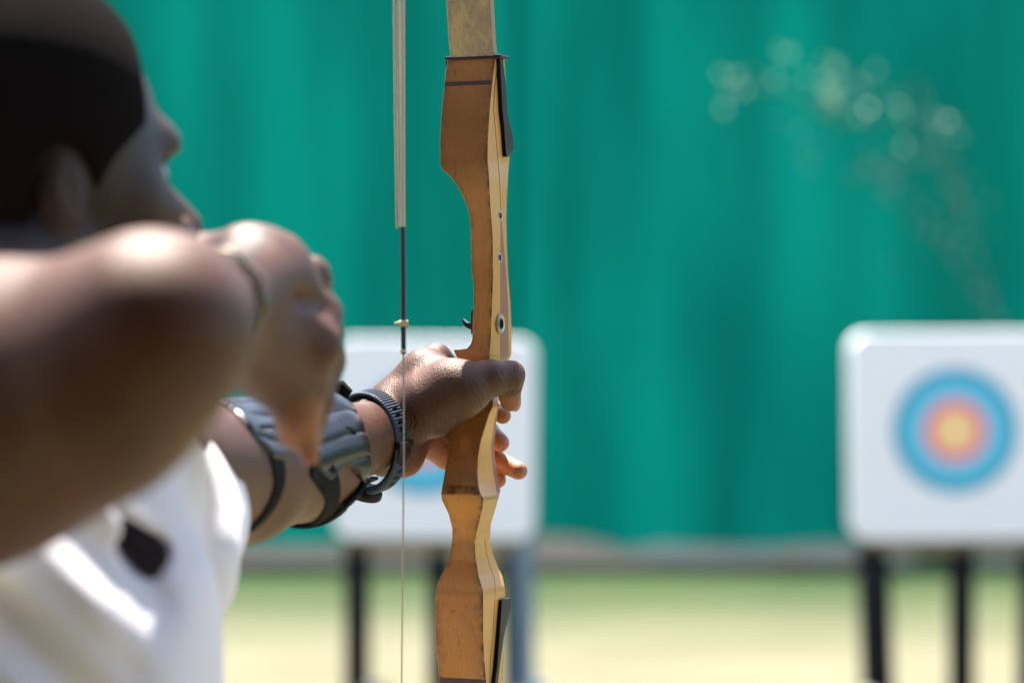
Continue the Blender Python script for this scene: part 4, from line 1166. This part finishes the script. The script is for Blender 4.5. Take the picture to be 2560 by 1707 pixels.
# sink the holes
hv_ = np.unique(F[MI == 1]); cen = CW + ((V[hv_] - CW) @ aw)[:, None] * aw
dv = V[hv_] - cen; V[hv_] = cen + dv * .93
nO = len(V)
inn = np.array([ring_pt(2 * math.pi * i / nA, -.0012, t_) for i in range(nA) for t_ in (-.0120, .0120)])
V = np.concatenate([V, inn]); F2 = []
for i in range(nA):
    i2 = (i + 1) % nA
    F2 += [(nO + 2 * i + 1, nO + 2 * i, nO + 2 * i2, nO + 2 * i2 + 1), (nO + 2 * i, i * (nX + 1), i2 * (nX + 1), nO + 2 * i2), (i * (nX + 1) + nX, nO + 2 * i + 1, nO + 2 * i2 + 1, i2 * (nX + 1) + nX)]
F = np.concatenate([F, np.array(F2)]); MI = np.concatenate([MI, np.tile([1, 0, 0], nA)])
so_ = obj('watch_strap', V, F, [M['rubber'], M['rubber_in']], watch, True, MI, 45)
bmx = bmesh.new(); bmx.from_mesh(so_.data); bmesh.ops.recalc_face_normals(bmx, faces=bmx.faces[:]); bmx.to_mesh(so_.data); bmx.free()
# inner black band lying behind the ribbed one
V = []; F = []
for i in range(240):
    an = 2 * math.pi * i / 240
    for (dr_, ax_) in ((-.0014, -.0104), (-.0014, .0100), (-.0044, .0094), (-.0050, -.0080)): V.append(ring_pt(an, dr_, ax_))
for i in range(240):
    i2 = (i + 1) % 240
    for q_ in range(4): F.append((i * 4 + q_, i * 4 + (q_ + 1) % 4, i2 * 4 + (q_ + 1) % 4, i2 * 4 + q_))
obj('strap_lining', V, F, M['rubber_in'], watch, True, None, 40)
# keeper loop
def radial_frame(an):
    rd = unit(wh * math.cos(an) / ra_ + wv * math.sin(an) / rb_); tn = np.cross(aw, rd)
    return Matrix(((aw[0], tn[0], rd[0]), (aw[1], tn[1], rd[1]), (aw[2], tn[2], rd[2])))
an = math.radians(-2.5); mb = MB(); mb.box(Vector(ring_pt(an, .0010, .0)), (.0255, .0062, .0062), radial_frame(an), bev=.0009); mb.build('keeper', M['rubber_in'], watch, sharp=35)
an = math.radians(-14); mb = MB(); mb.box(Vector(ring_pt(an, .0004, .0)), (.0228, .013, .0048), radial_frame(an), bev=.0009); mb.build('buckle', M['rubber_in'], watch, sharp=35)
an = math.radians(-104); Rm = radial_frame(an); ctr = ring_pt(an, .0035, 0)
mb = MB(); mb.lathe(ctr - np.array(Rm.col[2]) * .006, Rm.col[2], [(.0001, 0), (.0140, 0), (.0158, .002), (.0162, .005), (.0158, .0075), (.0142, .0090), (.0130, .0085), (.0001, .0085)], 48)
mb.build('watch_case', M['rubber_in'], watch)
# ---- bracelet on the drawing wrist
bw = wr_R * .93 + fm_R * .07; ab = unit(wr_R - fm_R)
br = empty('bracelet', bw, 'olive gold bracelet on the raised drawing wrist', 'bracelet')
M['gold'] = simple('olive_gold', (0.16, 0.14, 0.07), 0.4, 0.4, 120, metal=0.6)
b1 = unit(np.cross(ab, up)); b2 = np.cross(b1, ab); mb = MB(); V = []; F = []; nb = 96
for i in range(nb):
    an = 2 * math.pi * i / nb; rr = .0335 + .0008 * math.cos(12 * an)
    for (dr_, ax_) in ((.0, -.006), (.0025, -.005), (.0032, 0), (.0025, .005), (0, .006)): V.append(bw + ab * ax_ + (b1 * math.cos(an) + b2 * math.sin(an)) * (rr + dr_))
for i in range(nb):
    i2 = (i + 1) % nb
    for q_ in range(5): F.append((i * 5 + q_, i * 5 + (q_ + 1) % 5, i2 * 5 + (q_ + 1) % 5, i2 * 5 + q_))
obj('band', V, F, M['gold'], br)
# ---- webbing end beside the shirt
V = []; F = []
wb = [P(500, 1385, 1.99), P(526, 1398, 2.0), P(538, 1412, 2.0), P(540, 1440, 2.0), P(545, 1466, 2.0)]
for p in wb:
    for (dx, dy) in ((-.0022, -.008), (.0022, -.008), (.0022, .010), (-.0022, .010)): V.append(p + np.array([dx, dy, 0]))
for k in range(len(wb) - 1):
    for q_ in range(4): F.append((k * 4 + q_, k * 4 + (q_ + 1) % 4, (k + 1) * 4 + (q_ + 1) % 4, (k + 1) * 4 + q_))
F.append((3, 2, 1, 0)); F.append(tuple(len(V) - 4 + q_ for q_ in range(4)))
o = obj('webbing_strap', V, F, M['strap'], None, False); tag(o, 'short black webbing end poking out past the white shirt', 'strap')
